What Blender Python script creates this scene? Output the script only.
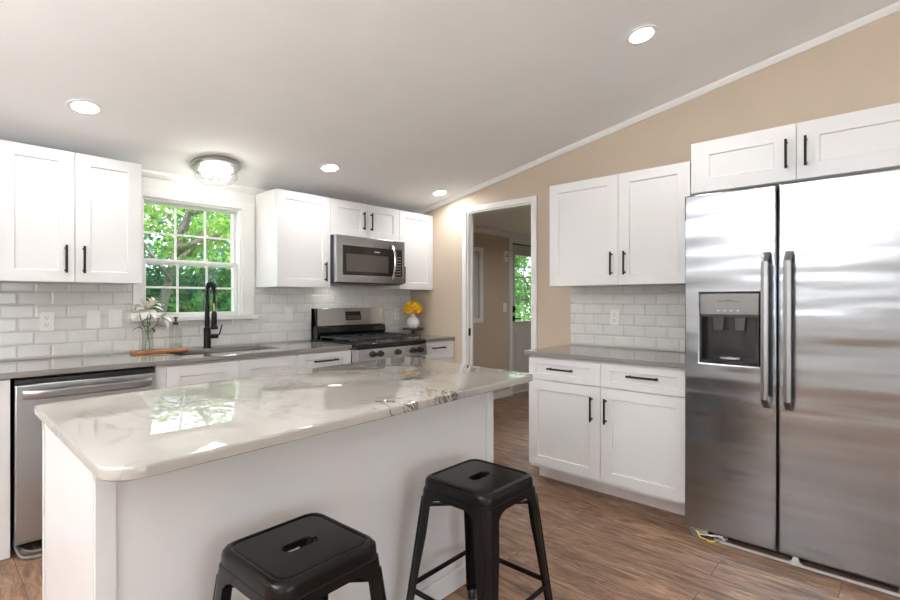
import bpy, bmesh, math, random
from mathutils import Vector, Matrix, noise
random.seed(7)
S = bpy.context.scene
for o in list(bpy.data.objects): bpy.data.objects.remove(o)
COL = S.collection
PI = math.pi

# ---------------------------------------------------------------- camera, world, sun, exposure
cd = bpy.data.cameras.new('camera'); cam = bpy.data.objects.new('camera', cd); COL.objects.link(cam)
cd.sensor_width = 36; cd.sensor_fit = 'HORIZONTAL'; cd.lens = 19.80; cd.clip_start = .05; cd.clip_end = 200
cam.location = (-3.5736, -3.8732, 1.2699); cam.rotation_euler = (math.radians(90), 0, math.radians(-47.33))
S.camera = cam
vs = S.view_settings
vs.view_transform = 'Standard'; vs.look = 'None'; vs.gamma = 1; vs.use_curve_mapping = False
vs.exposure = 0.72
CAN_W = 2.7         # power of one recessed lamp
SKY = 3.4
DAY_FILL = 10.0        # daylight lamps added outside the living-side windows
w = bpy.data.worlds.new('world'); S.world = w; w.use_nodes = True
nt = w.node_tree; nt.nodes.clear()
sky = nt.nodes.new('ShaderNodeTexSky'); sky.sky_type = 'HOSEK_WILKIE'; sky.turbidity = 3.5; sky.ground_albedo = .3
sky.sun_direction = Vector((.35, -.62, .7)).normalized()
mxw = nt.nodes.new('ShaderNodeMixRGB'); mxw.inputs[0].default_value = .75; mxw.inputs[2].default_value = (.86, .94, 1, 1)
bgn = nt.nodes.new('ShaderNodeBackground'); bgn.inputs[1].default_value = SKY
out = nt.nodes.new('ShaderNodeOutputWorld')
nt.links.new(sky.outputs[0], mxw.inputs[1]); nt.links.new(mxw.outputs[0], bgn.inputs[0]); nt.links.new(bgn.outputs[0], out.inputs[0])
sl = bpy.data.lights.new('sun', 'SUN'); sl.energy = 4.5; sl.angle = .02; sl.color = (1, .95, .85)
so = bpy.data.objects.new('sun', sl); COL.objects.link(so)
so.rotation_euler = Vector((.35, -.62, .7)).to_track_quat('Z', 'Y').to_euler(); so.location = (0, -3, 9)

# ---------------------------------------------------------------- materials
def mat(name, col, rough=.5, metal=0., spec=.5, coat=0., emit=None, es=0.):
    m = bpy.data.materials.new(name); m.use_nodes = True
    b = m.node_tree.nodes['Principled BSDF']
    b.inputs['Base Color'].default_value = (*col, 1); b.inputs['Roughness'].default_value = rough
    b.inputs['Metallic'].default_value = metal; b.inputs['Specular IOR Level'].default_value = spec
    b.inputs['Coat Weight'].default_value = coat
    if emit: b.inputs['Emission Color'].default_value = (*emit, 1); b.inputs['Emission Strength'].default_value = es
    return m
def nodes(m): return m.node_tree, m.node_tree.nodes['Principled BSDF']
def N(t, kind, **kw):
    n = t.nodes.new(kind)
    for k, v in kw.items():
        if k.startswith('i_'):
            key = k[2:]; key = int(key) if key.isdigit() else key
            n.inputs[key].default_value = v
        else: setattr(n, k, v)
    return n
def coords(t, scale=(1, 1, 1), rot=(0, 0, 0), loc=(0, 0, 0)):
    tc = N(t, 'ShaderNodeTexCoord'); mp = N(t, 'ShaderNodeMapping')
    mp.inputs['Scale'].default_value = scale; mp.inputs['Rotation'].default_value = rot; mp.inputs['Location'].default_value = loc
    t.links.new(tc.outputs['Object'], mp.inputs[0]); return mp.outputs[0]
def ramp(t, fac, stops):
    r = N(t, 'ShaderNodeValToRGB'); t.links.new(fac, r.inputs[0]); e = r.color_ramp.elements
    while len(e) < len(stops): e.new(.5)
    for el, (p, c) in zip(e, stops): el.position = p; el.color = (*c, 1) if len(c) == 3 else c
    return r.outputs[0]
def bump(t, b, h, strength=.2, dist=.01):
    n = N(t, 'ShaderNodeBump'); n.inputs['Strength'].default_value = strength; n.inputs['Distance'].default_value = dist
    t.links.new(h, n.inputs['Height']); t.links.new(n.outputs[0], b.inputs['Normal'])
def noisy(name, col, rough, amt=.03, scale=8, **kw):
    m = mat(name, col, rough, **kw); t, b = nodes(m)
    n = N(t, 'ShaderNodeTexNoise', i_Scale=scale, i_Detail=4.); t.links.new(coords(t), n.inputs['Vector'])
    c0 = tuple(max(0, c*(1-amt)) for c in col); c1 = tuple(min(1, c*(1+amt)) for c in col)
    t.links.new(ramp(t, n.outputs[0], [(.3, c0), (.7, c1)]), b.inputs['Base Color']); return m

M = {}
M['white'] = noisy('cabinet_white', (.78, .78, .78), .32, .012, 3)
M['gap'] = mat('cabinet_edge', (.55, .54, .52), .6)
M['trim'] = mat('trim_white', (.84, .835, .82), .4)
M['ceil'] = noisy('ceiling_paint', (.90, .90, .90), .9, .02, 2)
M['beige'] = noisy('beige_paint', (.57, .475, .37), .75, .025, 2.5)
M['wallw'] = noisy('off_white_paint', (.80, .79, .77), .7, .015, 3)
M['black'] = mat('matte_black_metal', (.016, .015, .015), .38, .6)
M['blackp'] = mat('black_plastic', (.02, .02, .021), .35)
M['toe'] = noisy('bare_toe_board', (.80, .72, .69), .6, .05, 12)
M['plate'] = mat('white_plastic', (.86, .85, .83), .3)
M['slot'] = mat('dark_slot', (.05, .05, .05), .6)
M['chrome'] = mat('chrome', (.75, .74, .72), .12, 1)
M['brass'] = mat('brass', (.6, .42, .15), .3, 1)
M['cable'] = mat('grey_cable', (.17, .165, .16), .5)
M['dim'] = mat('hollow_dark', (.03, .03, .03), .9)

def steel(name, col=(.56, .55, .54), rough=.24, wav=0., axis=(1, 1, 1)):
    m = mat(name, col, rough, 1); t, b = nodes(m)
    v = coords(t, axis); n = N(t, 'ShaderNodeTexNoise', i_Scale=40., i_Detail=2.); t.links.new(v, n.inputs['Vector'])
    mr = N(t, 'ShaderNodeMapRange'); mr.inputs[3].default_value = rough*.8; mr.inputs[4].default_value = rough*1.25
    t.links.new(n.outputs[0], mr.inputs[0]); t.links.new(mr.outputs[0], b.inputs['Roughness'])
    if wav:
        n2 = N(t, 'ShaderNodeTexNoise', i_Scale=1.6, i_Detail=1.5); t.links.new(coords(t, (1, .5, 4.2)), n2.inputs['Vector'])
        bump(t, b, n2.outputs[0], 1., wav)
    return m
M['steel'] = steel('stainless_steel', (.60, .615, .63), axis=(.3, .3, 6))
M['fridge'] = steel('fridge_stainless', (.35, .37, .395), .17, .012, (.3, .3, 8))
M['handle_steel'] = steel('handle_steel', (.38, .38, .38), .3)
M['dw'] = steel('dishwasher_stainless', (.52, .535, .55), .3, 0, (.3, .3, 8))
M['blackglass'] = mat('black_glass', (.025, .022, .02), .06, 0, .6)
M['ovenglass'] = mat('window_screen_glass', (.11, .095, .085), .08, 0, .6)
M['iron'] = mat('cast_iron', (.045, .045, .045), .36, .4)
M['enamel'] = mat('black_enamel', (.012, .012, .013), .15)

def glass(name, tint=(1, 1, 1), refl=1.45, rough=0., base=.0):
    m = bpy.data.materials.new(name); m.use_nodes = True; t = m.node_tree; t.nodes.clear()
    tr = N(t, 'ShaderNodeBsdfTransparent'); tr.inputs[0].default_value = (*tint, 1)
    gl = N(t, 'ShaderNodeBsdfGlossy'); gl.inputs['Roughness'].default_value = rough
    lw = N(t, 'ShaderNodeLayerWeight'); lw.inputs[0].default_value = .5
    fr = N(t, 'ShaderNodeMath', operation='POWER'); fr.inputs[1].default_value = 4.; t.links.new(lw.outputs['Facing'], fr.inputs[0])
    f0 = ((refl-1)/(refl+1))**2+base
    ad = N(t, 'ShaderNodeMath', operation='MULTIPLY_ADD'); ad.inputs[1].default_value = (1-f0)*.8; ad.inputs[2].default_value = f0; t.links.new(fr.outputs[0], ad.inputs[0])
    mx = N(t, 'ShaderNodeMixShader'); o = N(t, 'ShaderNodeOutputMaterial')
    t.links.new(ad.outputs[0], mx.inputs[0]); t.links.new(tr.outputs[0], mx.inputs[1]); t.links.new(gl.outputs[0], mx.inputs[2]); t.links.new(mx.outputs[0], o.inputs[0])
    return m
M['glass'] = glass('window_glass')
M['jar'] = glass('clear_glassware', (.93, .95, .94), 1.5, .0, .03)
M['lampglass'] = glass('clear_lamp_glass', (.98, .98, .98), 1.45, .05, .0)
M['screen'] = glass('insect_screen', (.60, .68, .64), 1.1, .6, .02)

def stone(name, base, vein, dark=None, vs_=1.6, rough=.06, amt=1.):
    m = mat(name, base, rough); t, b = nodes(m); v = coords(t)
    n1 = N(t, 'ShaderNodeTexNoise', i_Scale=vs_, i_Detail=6., i_Roughness=.62, i_Distortion=1.4); t.links.new(v, n1.inputs['Vector'])
    a = N(t, 'ShaderNodeMath', operation='SUBTRACT', i_1=.5); t.links.new(n1.outputs[0], a.inputs[0])
    ab = N(t, 'ShaderNodeMath', operation='ABSOLUTE'); t.links.new(a.outputs[0], ab.inputs[0])
    n3 = N(t, 'ShaderNodeTexNoise', i_Scale=2.2, i_Detail=3.); t.links.new(v, n3.inputs['Vector'])
    vv = ramp(t, ab.outputs[0], [(0, (1, 1, 1)), (.008, (.55, .55, .55)), (.030, (0, 0, 0))])
    pm = ramp(t, n3.outputs[0], [(.42, (0, 0, 0)), (.62, (1, 1, 1))])
    mu = N(t, 'ShaderNodeMath', operation='MULTIPLY'); t.links.new(vv, mu.inputs[0]); t.links.new(pm, mu.inputs[1])
    mu2 = N(t, 'ShaderNodeMath', operation='MULTIPLY', i_1=amt); t.links.new(mu.outputs[0], mu2.inputs[0])
    n4 = N(t, 'ShaderNodeTexNoise', i_Scale=1.1, i_Detail=5.); t.links.new(v, n4.inputs['Vector'])
    c0 = ramp(t, n4.outputs[0], [(.35, base), (.7, tuple(.5*x+.5*y for x, y in zip(base, vein)))])
    mx = N(t, 'ShaderNodeMixRGB'); t.links.new(mu2.outputs[0], mx.inputs[0]); t.links.new(c0, mx.inputs[1]); mx.inputs[2].default_value = (*vein, 1)
    last = mx.outputs[0]
    if dark:
        # a knot of dark crossing veins in one spot of the slab
        vz = N(t, 'ShaderNodeTexNoise', i_Scale=5.5, i_Detail=7., i_Roughness=.66, i_Distortion=1.2); t.links.new(v, vz.inputs['Vector'])
        s = N(t, 'ShaderNodeMath', operation='SUBTRACT', i_1=.5); t.links.new(vz.outputs[0], s.inputs[0])
        sa = N(t, 'ShaderNodeMath', operation='ABSOLUTE'); t.links.new(s.outputs[0], sa.inputs[0])
        dv = ramp(t, sa.outputs[0], [(0, (1, 1, 1)), (.016, (.7, .7, .7)), (.036, (0, 0, 0))])
        tc = N(t, 'ShaderNodeTexCoord')
        tot = None
        for (cx, cy, r1) in dark:
            d = N(t, 'ShaderNodeVectorMath', operation='DISTANCE'); d.inputs[1].default_value = (cx, cy, 0); t.links.new(tc.outputs['Object'], d.inputs[0])
            k = ramp(t, d.outputs['Value'], [(r1*.35, (1, 1, 1)), (r1, (0, 0, 0))])
            if tot is None: tot = k
            else:
                q = N(t, 'ShaderNodeMath', operation='MAXIMUM'); t.links.new(tot, q.inputs[0]); t.links.new(k, q.inputs[1]); tot = q.outputs[0]
        q = N(t, 'ShaderNodeMath', operation='MULTIPLY'); t.links.new(tot, q.inputs[0]); t.links.new(dv, q.inputs[1])
        mx2 = N(t, 'ShaderNodeMixRGB'); t.links.new(q.outputs[0], mx2.inputs[0]); t.links.new(last, mx2.inputs[1]); mx2.inputs[2].default_value = (.06, .055, .045, 1)
        last = mx2.outputs[0]
    t.links.new(last, b.inputs['Base Color']); return m
M['island'] = stone('island_quartzite', (.48, .455, .415), (.30, .285, .255), [(1.46, -0.22, 0.17), (1.27, -0.29, 0.12), (1.10, -0.68, 0.17), (0.85, -0.68, 0.16), (1.16, -0.48, 0.12)], 1.5, .015, .9)
M['island'].node_tree.nodes['Principled BSDF'].inputs['Specular IOR Level'].default_value = .85
M['counter'] = stone('perimeter_quartz', (.27, .253, .232), (.20, .188, .172), None, 3., .05, .35)

def floor_mat():
    m = mat('vinyl_plank', (.3, .2, .13), .38); t, b = nodes(m)
    v = coords(t, (1, 1, 1), (0, 0, PI/2))
    br = N(t, 'ShaderNodeTexBrick', offset=.37, offset_frequency=2); br.inputs['Scale'].default_value = 1
    br.inputs['Brick Width'].default_value = 1.22; br.inputs['Row Height'].default_value = .18; br.inputs['Mortar Size'].default_value = .0016
    br.inputs['Mortar Smooth'].default_value = .1; br.inputs['Bias'].default_value = 0
    br.inputs['Color1'].default_value = (.0, .0, .0, 1); br.inputs['Color2'].default_value = (1, 1, 1, 1); br.inputs['Mortar'].default_value = (.5, .5, .5, 1)
    t.links.new(v, br.inputs['Vector'])
    # each plank shifts the grain
    va = N(t, 'ShaderNodeVectorMath', operation='SCALE'); va.inputs['Scale'].default_value = 7; t.links.new(br.outputs['Color'], va.inputs[0])
    ve = N(t, 'ShaderNodeVectorMath', operation='ADD'); t.links.new(v, ve.inputs[0]); t.links.new(va.outputs[0], ve.inputs[1])
    mp = N(t, 'ShaderNodeMapping'); mp.inputs['Scale'].default_value = (1.6, 9, 1); t.links.new(ve.outputs[0], mp.inputs[0])
    g = N(t, 'ShaderNodeTexNoise', i_Scale=2.6, i_Detail=9., i_Roughness=.68, i_Distortion=1.2); t.links.new(mp.outputs[0], g.inputs['Vector'])
    mp2 = N(t, 'ShaderNodeMapping'); mp2.inputs['Scale'].default_value = (.8, 3, 1); t.links.new(ve.outputs[0], mp2.inputs[0])
    g2 = N(t, 'ShaderNodeTexNoise', i_Scale=2., i_Detail=3., i_Distortion=.6); t.links.new(mp2.outputs[0], g2.inputs['Vector'])
    c = ramp(t, g.outputs[0], [(.30, (.075, .036, .020)), (.44, (.23, .13, .080)), (.55, (.36, .215, .13)), (.70, (.58, .40, .27))])
    c2 = ramp(t, g2.outputs[0], [(.3, (.72, .70, .70)), (.7, (1.0, 1.0, 1.0))])
    mx = N(t, 'ShaderNodeMixRGB', blend_type='MULTIPLY'); mx.inputs[0].default_value = 1; t.links.new(c, mx.inputs[1]); t.links.new(c2, mx.inputs[2])
    mo = N(t, 'ShaderNodeMixRGB'); t.links.new(br.outputs['Fac'], mo.inputs[0]); t.links.new(mx.outputs[0], mo.inputs[1]); mo.inputs[2].default_value = (.07, .042, .028, 1)
    t.links.new(mo.outputs[0], b.inputs['Base Color'])
    bump(t, b, g.outputs[0], .12, .002)
    return m
M['floor'] = floor_mat()
M['tile'] = noisy('glazed_tile', (.74, .735, .715), .08, .03, 9)
M['grout'] = mat('grey_grout', (.50, .49, .47), .85)
M['board'] = noisy('oiled_wood', (.36, .15, .05), .4, .35, 14)
M['petal'] = mat('lily_petal', (.86, .85, .78), .5)
M['stem'] = mat('green_stem', (.10, .17, .05), .5)
M['bud'] = mat('lily_bud', (.45, .42, .10), .5)
M['anther'] = mat('rust_anther', (.35, .08, .02), .6)
M['yellow'] = mat('yellow_petals', (1, .5, .02), .6); _t, _b = nodes(M['yellow'])
_n = N(_t, 'ShaderNodeTexNoise', i_Scale=35., i_Detail=2.); _t.links.new(coords(_t), _n.inputs['Vector']); _t.links.new(ramp(_t, _n.outputs[0], [(.32, (.98, .34, .006)), (.48, (1., .56, .012)), (.62, (1., .78, .04))]), _b.inputs['Base Color'])
M['ceramic'] = mat('white_ceramic', (.80, .78, .77), .25)
M['water'] = glass('soapy_water', (.93, .96, .93), 1.33)
M['bulb'] = mat('bulb', (1, 1, 1), .3, emit=(1, .93, .82), es=13)
M['lens'] = mat('lamp_lens', (1, 1, 1), .4, emit=(1, .98, .95), es=14)
M['grass'] = noisy('grass', (.12, .24, .05), .9, .4, 3)
M['bark'] = noisy('bark', (.13, .115, .10), .9, .3, 20)
M['shade'] = mat('pale_roller_shade', (.62, .66, .70), .8)
M['hdoor'] = mat('grey_white_door_paint', (.62, .61, .60), .4)
def leafmat(name, col):
    m = bpy.data.materials.new(name); m.use_nodes = True; t = m.node_tree; t.nodes.clear()
    n = N(t, 'ShaderNodeTexNoise', i_Scale=3., i_Detail=3.); t.links.new(coords(t), n.inputs['Vector'])
    c = ramp(t, n.outputs[0], [(.35, tuple(x*.6 for x in col)), (.65, tuple(min(1, x*1.5) for x in col))])
    d = N(t, 'ShaderNodeBsdfDiffuse'); tr = N(t, 'ShaderNodeBsdfTranslucent'); mx = N(t, 'ShaderNodeMixShader'); mx.inputs[0].default_value = .45
    t.links.new(c, d.inputs[0]); t.links.new(c, tr.inputs[0]); o = N(t, 'ShaderNodeOutputMaterial')
    t.links.new(d.outputs[0], mx.inputs[1]); t.links.new(tr.outputs[0], mx.inputs[2]); t.links.new(mx.outputs[0], o.inputs[0]); return m
M['leafA'] = leafmat('maple_leaves', (.19, .33, .08)); M['leafB'] = leafmat('deep_leaves', (.07, .19, .10)); M['leafC'] = leafmat('hedge_leaves', (.11, .25, .07))

# ---------------------------------------------------------------- mesh helpers
class MB:
    def __init__(s): s.bm = bmesh.new(); s.mi = 0
    def _mi(s, fs):
        for f in fs: f.material_index = s.mi
    def box(s, x0, x1, y0, y1, z0, z1):
        x0, x1 = sorted((x0, x1)); y0, y1 = sorted((y0, y1)); z0, z1 = sorted((z0, z1))
        v = [s.bm.verts.new(p) for p in ((x0, y0, z0), (x1, y0, z0), (x1, y1, z0), (x0, y1, z0), (x0, y0, z1), (x1, y0, z1), (x1, y1, z1), (x0, y1, z1))]
        s._mi([s.bm.faces.new([v[i] for i in q]) for q in ((3, 2, 1, 0), (4, 5, 6, 7), (0, 1, 5, 4), (1, 2, 6, 5), (2, 3, 7, 6), (3, 0, 4, 7))]); return s
    def prism(s, pts, axis, a, b):
        # pts: 2D outline; axis 'x','y','z': the extrusion axis
        def P(p, t): return {'x': (t, p[0], p[1]), 'y': (p[0], t, p[1]), 'z': (p[0], p[1], t)}[axis]
        A = [s.bm.verts.new(P(p, a)) for p in pts]; B = [s.bm.verts.new(P(p, b)) for p in pts]; n = len(pts)
        fs = [s.bm.faces.new(A), s.bm.faces.new(B[::-1])] + [s.bm.faces.new((A[i], B[i], B[(i+1) % n], A[(i+1) % n])) for i in range(n)]
        s._mi(fs); return s
    def loft(s, rings, cap0=True, cap1=True, closed=True):
        R = [[s.bm.verts.new(p) for p in r] for r in rings]; n = len(R[0]); fs = []
        for a, b in zip(R, R[1:]):
            for i in range(n if closed else n-1): fs.append(s.bm.faces.new((a[i], a[(i+1) % n], b[(i+1) % n], b[i])))
        if closed and cap0: fs.append(s.bm.faces.new(R[0][::-1]))
        if closed and cap1: fs.append(s.bm.faces.new(R[-1]))
        s._mi(fs); return s
    def tube(s, pts, r, n=10, cap=True):
        pts = [Vector(p) for p in pts]; rs = r if isinstance(r, (list, tuple)) else [r]*len(pts); rings = []; up = None
        for i, p in enumerate(pts):
            t = (pts[min(i+1, len(pts)-1)]-pts[max(i-1, 0)]).normalized()
            if up is None:
                up = Vector((0, 0, 1)) if abs(t.z) < .9 else Vector((1, 0, 0))
            u = (up - t*up.dot(t)).normalized(); up = u; v = t.cross(u)
            rings.append([p+(u*math.cos(2*PI*k/n)+v*math.sin(2*PI*k/n))*rs[i] for k in range(n)])
        return s.loft(rings, cap, cap)
    def lathe(s, prof, c, n=32, axis='z', cap0=True, cap1=True):
        c = Vector(c); rings = []
        for r, h in prof:
            ring = []
            for k in range(n):
                a = 2*PI*k/n; q = (max(r, 1e-5)*math.cos(a), max(r, 1e-5)*math.sin(a))
                ring.append(c+Vector({'z': (q[0], q[1], h), 'y': (q[0], h, q[1]), 'x': (h, q[0], q[1])}[axis]))
            rings.append(ring)
        return s.loft(rings, cap0, cap1)
    def cyl(s, c, r, h, axis='z', n=24): return s.lathe([(r, 0), (r, h)], c, n, axis)
    def face(s, pts):
        f = s.bm.faces.new([s.bm.verts.new(p) for p in pts]); f.material_index = s.mi; return s

def setp(o, label=None, cat=None, group=None, kind=None):
    if label: o['label'] = label
    if cat: o['category'] = cat
    if group: o['group'] = group
    if kind: o['kind'] = kind
    return o
def obj(name, mb, m, parent=None, bevel=0, smooth=True, label=None, loc=None, seg=2):
    bmesh.ops.recalc_face_normals(mb.bm, faces=mb.bm.faces[:])
    me = bpy.data.meshes.new(name); base = Vector((0, 0, 0)); p = parent
    while p is not None: base += p.location; p = p.parent
    if loc is not None: org = Vector(loc)
    elif parent is not None: org = base
    else:
        xs = [v.co for v in mb.bm.verts]
        org = Vector(((min(v.x for v in xs)+max(v.x for v in xs))/2, (min(v.y for v in xs)+max(v.y for v in xs))/2, min(v.z for v in xs)))
    bmesh.ops.translate(mb.bm, verts=mb.bm.verts[:], vec=-org)
    mb.bm.to_mesh(me); mb.bm.free()
    for mm in (m if isinstance(m, (list, tuple)) else [m]): me.materials.append(mm)
    if smooth:
        me.polygons.foreach_set('use_smooth', [True]*len(me.polygons)); me.set_sharp_from_angle(angle=math.radians(32))
    o = bpy.data.objects.new(name, me); COL.objects.link(o); o.location = org-base
    if parent is not None: o.parent = parent
    if bevel:
        b = o.modifiers.new('bevel', 'BEVEL'); b.width = bevel; b.segments = seg; b.limit_method = 'ANGLE'; b.angle_limit = math.radians(40)
    if label: o['label'] = label
    return o
def thing(name, loc, label, cat, group=None):
    o = bpy.data.objects.new(name, None); COL.objects.link(o); o.location = loc; o.empty_display_size = .1
    return setp(o, label, cat, group)
def struct(name, mb, m, parent=None, **kw):
    o = obj(name, mb, m, parent, **kw)
    if parent is None: o['kind'] = 'structure'
    return o
def sempty(name, loc):
    o = bpy.data.objects.new(name, None); COL.objects.link(o); o.location = loc; o.empty_display_size = .1; o['kind'] = 'structure'; return o
def copy_tree(o, parent=None):
    c = o.copy(); COL.objects.link(c); c.parent = parent
    for ch in list(o.children): copy_tree(ch, c)
    return c

# faces: 'B' = on the window wall (faces -y, u is x), 'R' = on the door/fridge wall (faces -x, u is y); d = distance out from the wall
def fp(F, u, d, v): return (u, -d, v) if F == 'B' else (-d, u, v)
def fbox(mb, F, u0, u1, d0, d1, v0, v1):
    a = fp(F, u0, d0, v0); b = fp(F, u1, d1, v1); return mb.box(a[0], b[0], a[1], b[1], a[2], b[2])
def panel(mb, F, u0, u1, v0, v1, d0, d1, holes=()):
    u0, u1 = sorted((u0, u1)); holes = [(max(h[0], u0), min(h[1], u1), max(h[2], v0), min(h[3], v1)) for h in holes]; us = sorted({u0, u1, *[h[0] for h in holes], *[h[1] for h in holes]}); vs_ = sorted({v0, v1, *[h[2] for h in holes], *[h[3] for h in holes]})
    V = {}
    def vert(i, j, k):
        if (i, j, k) not in V: V[i, j, k] = mb.bm.verts.new(fp(F, us[i], (d0, d1)[k], vs_[j]))
        return V[i, j, k]
    def solid(i, j):
        if i < 0 or j < 0 or i >= len(us)-1 or j >= len(vs_)-1: return False
        cu = (us[i]+us[i+1])/2; cv = (vs_[j]+vs_[j+1])/2
        return not any(h[0] < cu < h[1] and h[2] < cv < h[3] for h in holes)
    fs = []
    for i in range(len(us)-1):
        for j in range(len(vs_)-1):
            if not solid(i, j): continue
            for k in (0, 1): fs.append(mb.bm.faces.new((vert(i, j, k), vert(i+1, j, k), vert(i+1, j+1, k), vert(i, j+1, k))))
            for (di, dj, a, b) in ((-1, 0, (i, j), (i, j+1)), (1, 0, (i+1, j), (i+1, j+1)), (0, -1, (i, j), (i+1, j)), (0, 1, (i, j+1), (i+1, j+1))):
                if not solid(i+di, j+dj): fs.append(mb.bm.faces.new((vert(*a, 0), vert(*b, 0), vert(*b, 1), vert(*a, 1))))
    mb._mi(fs); return mb
def shaker(F, u0, u1, v0, v1, d0, rail=.074, th=.02, parent=None, name='door'):
    u0, u1 = sorted((u0, u1)); mb = MB(); r = min(rail*.87, (v1-v0)*.27)
    O = [(u0, v0), (u1, v0), (u1, v1), (u0, v1)]; I = [(u0+rail, v0+r), (u1-rail, v0+r), (u1-rail, v1-r), (u0+rail, v1-r)]
    e = .003; J = [(u0+rail+e, v0+r+e), (u1-rail-e, v0+r+e), (u1-rail-e, v1-r-e), (u0+rail+e, v1-r-e)]
    def ring(pts, d): return [fp(F, a, d, b) for a, b in pts]
    mb.loft([ring(O, d0), ring(O, d0+th), ring(I, d0+th), ring(J, d0+th-.010)])
    return obj(name, mb, M['white'], parent, bevel=.0012, smooth=False)
def pull(F, u, v, L, d, vertical, parent):
    mb = MB(); r = .0064; dd = d+.028; h = L/2
    e = (0, h) if vertical else (h, 0); q = (0, h-.016) if vertical else (h-.016, 0)
    mb.tube([fp(F, u-e[0], dd, v-e[1]), fp(F, u+e[0], dd, v+e[1])], r, 12)
    for s in (-1, 1): mb.tube([fp(F, u+s*q[0], d, v+s*q[1]), fp(F, u+s*q[0], dd, v+s*q[1])], r*1.05, 10)
    return obj('handle', mb, M['black'], parent)

# ---------------------------------------------------------------- the room
CZ = 2.16; SL = .18; XL = -6.6; YF = -7.4; RID = -4.8
def cz(y): return CZ + SL*(-y) if y > RID else CZ + SL*(-RID) - SL*(RID-y)
LW, HW = -.77, -.12          # hall and wall widths
XH = 3.6                      # far end of the hall
struct('floor', MB().box(XL-.12, XH+.1, YF-.12, .16, -.1, 0), M['floor'], smooth=False, loc=(0, 0, 0))
prof = [(.16, cz(0)-.16*SL), (RID, cz(RID)), (YF-.12, cz(YF-.12)), (YF-.12, cz(YF)+.1), (RID, cz(RID)+.12), (.16, cz(0)+.12)]
struct('ceiling', MB().prism(prof, 'x', XL-.12, .0), M['ceil'], smooth=False)
WIN = (-2.505, -1.815, 1.155, 1.985)          # kitchen window opening x0,x1,z0,z1
DW_ = (1.84, 2.70)                             # hall door opening
HWIN = (.30, 1.155, 1.05, 1.86)
mb = MB(); panel(mb, 'B', XL-.12, .06, 0, CZ-.03, 0, -.16, [WIN])
wb = struct('wall_back', mb, M['wallw'], smooth=False)
mb = MB(); panel(mb, 'B', .0605, XH, 0, CZ-.03, 0, -.16, [HWIN, (DW_[0], DW_[1], -.5, 2.035)])
struct('wall_hall', mb, M['beige'], smooth=False)
DO = (-1.533, -.800, 2.103)                    # doorway y0,y1,top
mb = MB(); panel(mb, 'R', YF, -.001, 0, 2.158, -.075, 0, [(DO[0], DO[1], -.5, DO[2])])
mb.prism([(-.001, 2.158), (-.001, cz(0)), (RID, cz(RID)), (YF, cz(YF)), (YF, 2.158)], 'x', 0, .075)
struct('wall_right', mb, M['beige'], smooth=False)
mb = MB(); LWIN = [(-7.0, -5.6, .85, 2.1)]
def lp(mb, holes):   # left wall (plane x=XL), reuse R mapping shifted
    m2 = MB(); panel(m2, 'R', YF, 0, 0, 2.12, 0, .12, holes)
    bmesh.ops.translate(m2.bm, verts=m2.bm.verts[:], vec=(XL, 0, 0)); m2.prism([(0, 2.12), (0, cz(0)), (RID, cz(RID)), (YF, cz(YF)), (YF, 2.12)], 'x', XL-.12, XL); return m2
struct('wall_left', lp(mb, LWIN), M['wallw'], smooth=False)
mb = MB(); BW = (-4.6, -2.2, .3, 2.1)
panel(mb, 'B', XL-.12, .12, 0, cz(YF)+.02, 0, -.12, [BW]); bmesh.ops.translate(mb.bm, verts=mb.bm.verts[:], vec=(0, YF-.12, 0))
struct('wall_front', mb, M['beige'], smooth=False)
# hall beyond the doorway
struct('ceiling_hall', MB().box(.0755, XH+.1, -4.2, .0, 2.165, 2.25), M['ceil'], smooth=False)
struct('wall_hall_far', MB().box(XH, XH+.1, -4.2, 0, 0, 2.16), M['beige'], smooth=False)
struct('wall_hall_end', MB().box(.0755, XH, -4.3, -4.2, 0, 2.16), M['beige'], smooth=False)
# trims
def crown_pts(s=1): return [(0, 0), (.012*s, 0), (.034*s, .026), (.034*s, .036), (0, .036)]
mb = MB()
for (ya, yb) in ((-.001, RID), (RID, YF)):
    rings = []
    for y in (ya, yb):
        z = cz(y)-.037; rings.append([(-a, y, z+b) for a, b in crown_pts()])
    mb.loft(rings)
struct('trim_1', mb, M['trim'], smooth=False)
mb = MB().prism([(-a-.0005, CZ-.0365+b) for a, b in [(0, 0), (.012, 0), (.034, .026), (.034, .0425), (0, .0365)]], 'x', XL, -.04)
struct('trim_2', mb, M['trim'], smooth=False)
mb = MB().prism([(-a-.0005, 2.125+b) for a, b in [(0, -.03), (.012, -.03), (.04, .02), (.04, .038), (0, .038)]], 'x', .125, XH)
struct('trim_3', mb, M['trim'], smooth=False)
# door casing + jamb lining
mb = MB(); w_ = .050
panel(mb, 'R', DO[0]-w_, DO[1]+w_, 0, DO[2]+w_, .0005, .016, [(DO[0]-.001, DO[1]+.001, -.5, DO[2])])
panel(mb, 'R', DO[0]-w_, DO[1]+w_, 0, DO[2]+w_, -.0755, -.090, [(DO[0], DO[1], -.5, DO[2])])
dc = struct('trim_4', mb, M['trim'], bevel=.003, smooth=False)
mb = MB(); t_ = .014
mb.box(-.001, .076, DO[0]+.0005, DO[0]+t_, 0, DO[2]); mb.box(-.001, .076, DO[1]-t_, DO[1]-.0005, 0, DO[2]); mb.box(-.001, .076, DO[0]+t_, DO[1]-t_, DO[2]-t_, DO[2]-.0005)
mb.box(.036, .062, DO[1]-t_-.012, DO[1]-t_, 0, DO[2]-t_); mb.box(.036, .062, DO[0]+t_, DO[0]+t_+.012, 0, DO[2]-t_)
j = obj('door_jamb', mb, M['trim'], dc, smooth=False)
obj('strike_plate', MB().box(.005, .034, DO[1]-t_-.002, DO[1]-t_, .93, 1.0), M['black'], dc)
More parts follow.
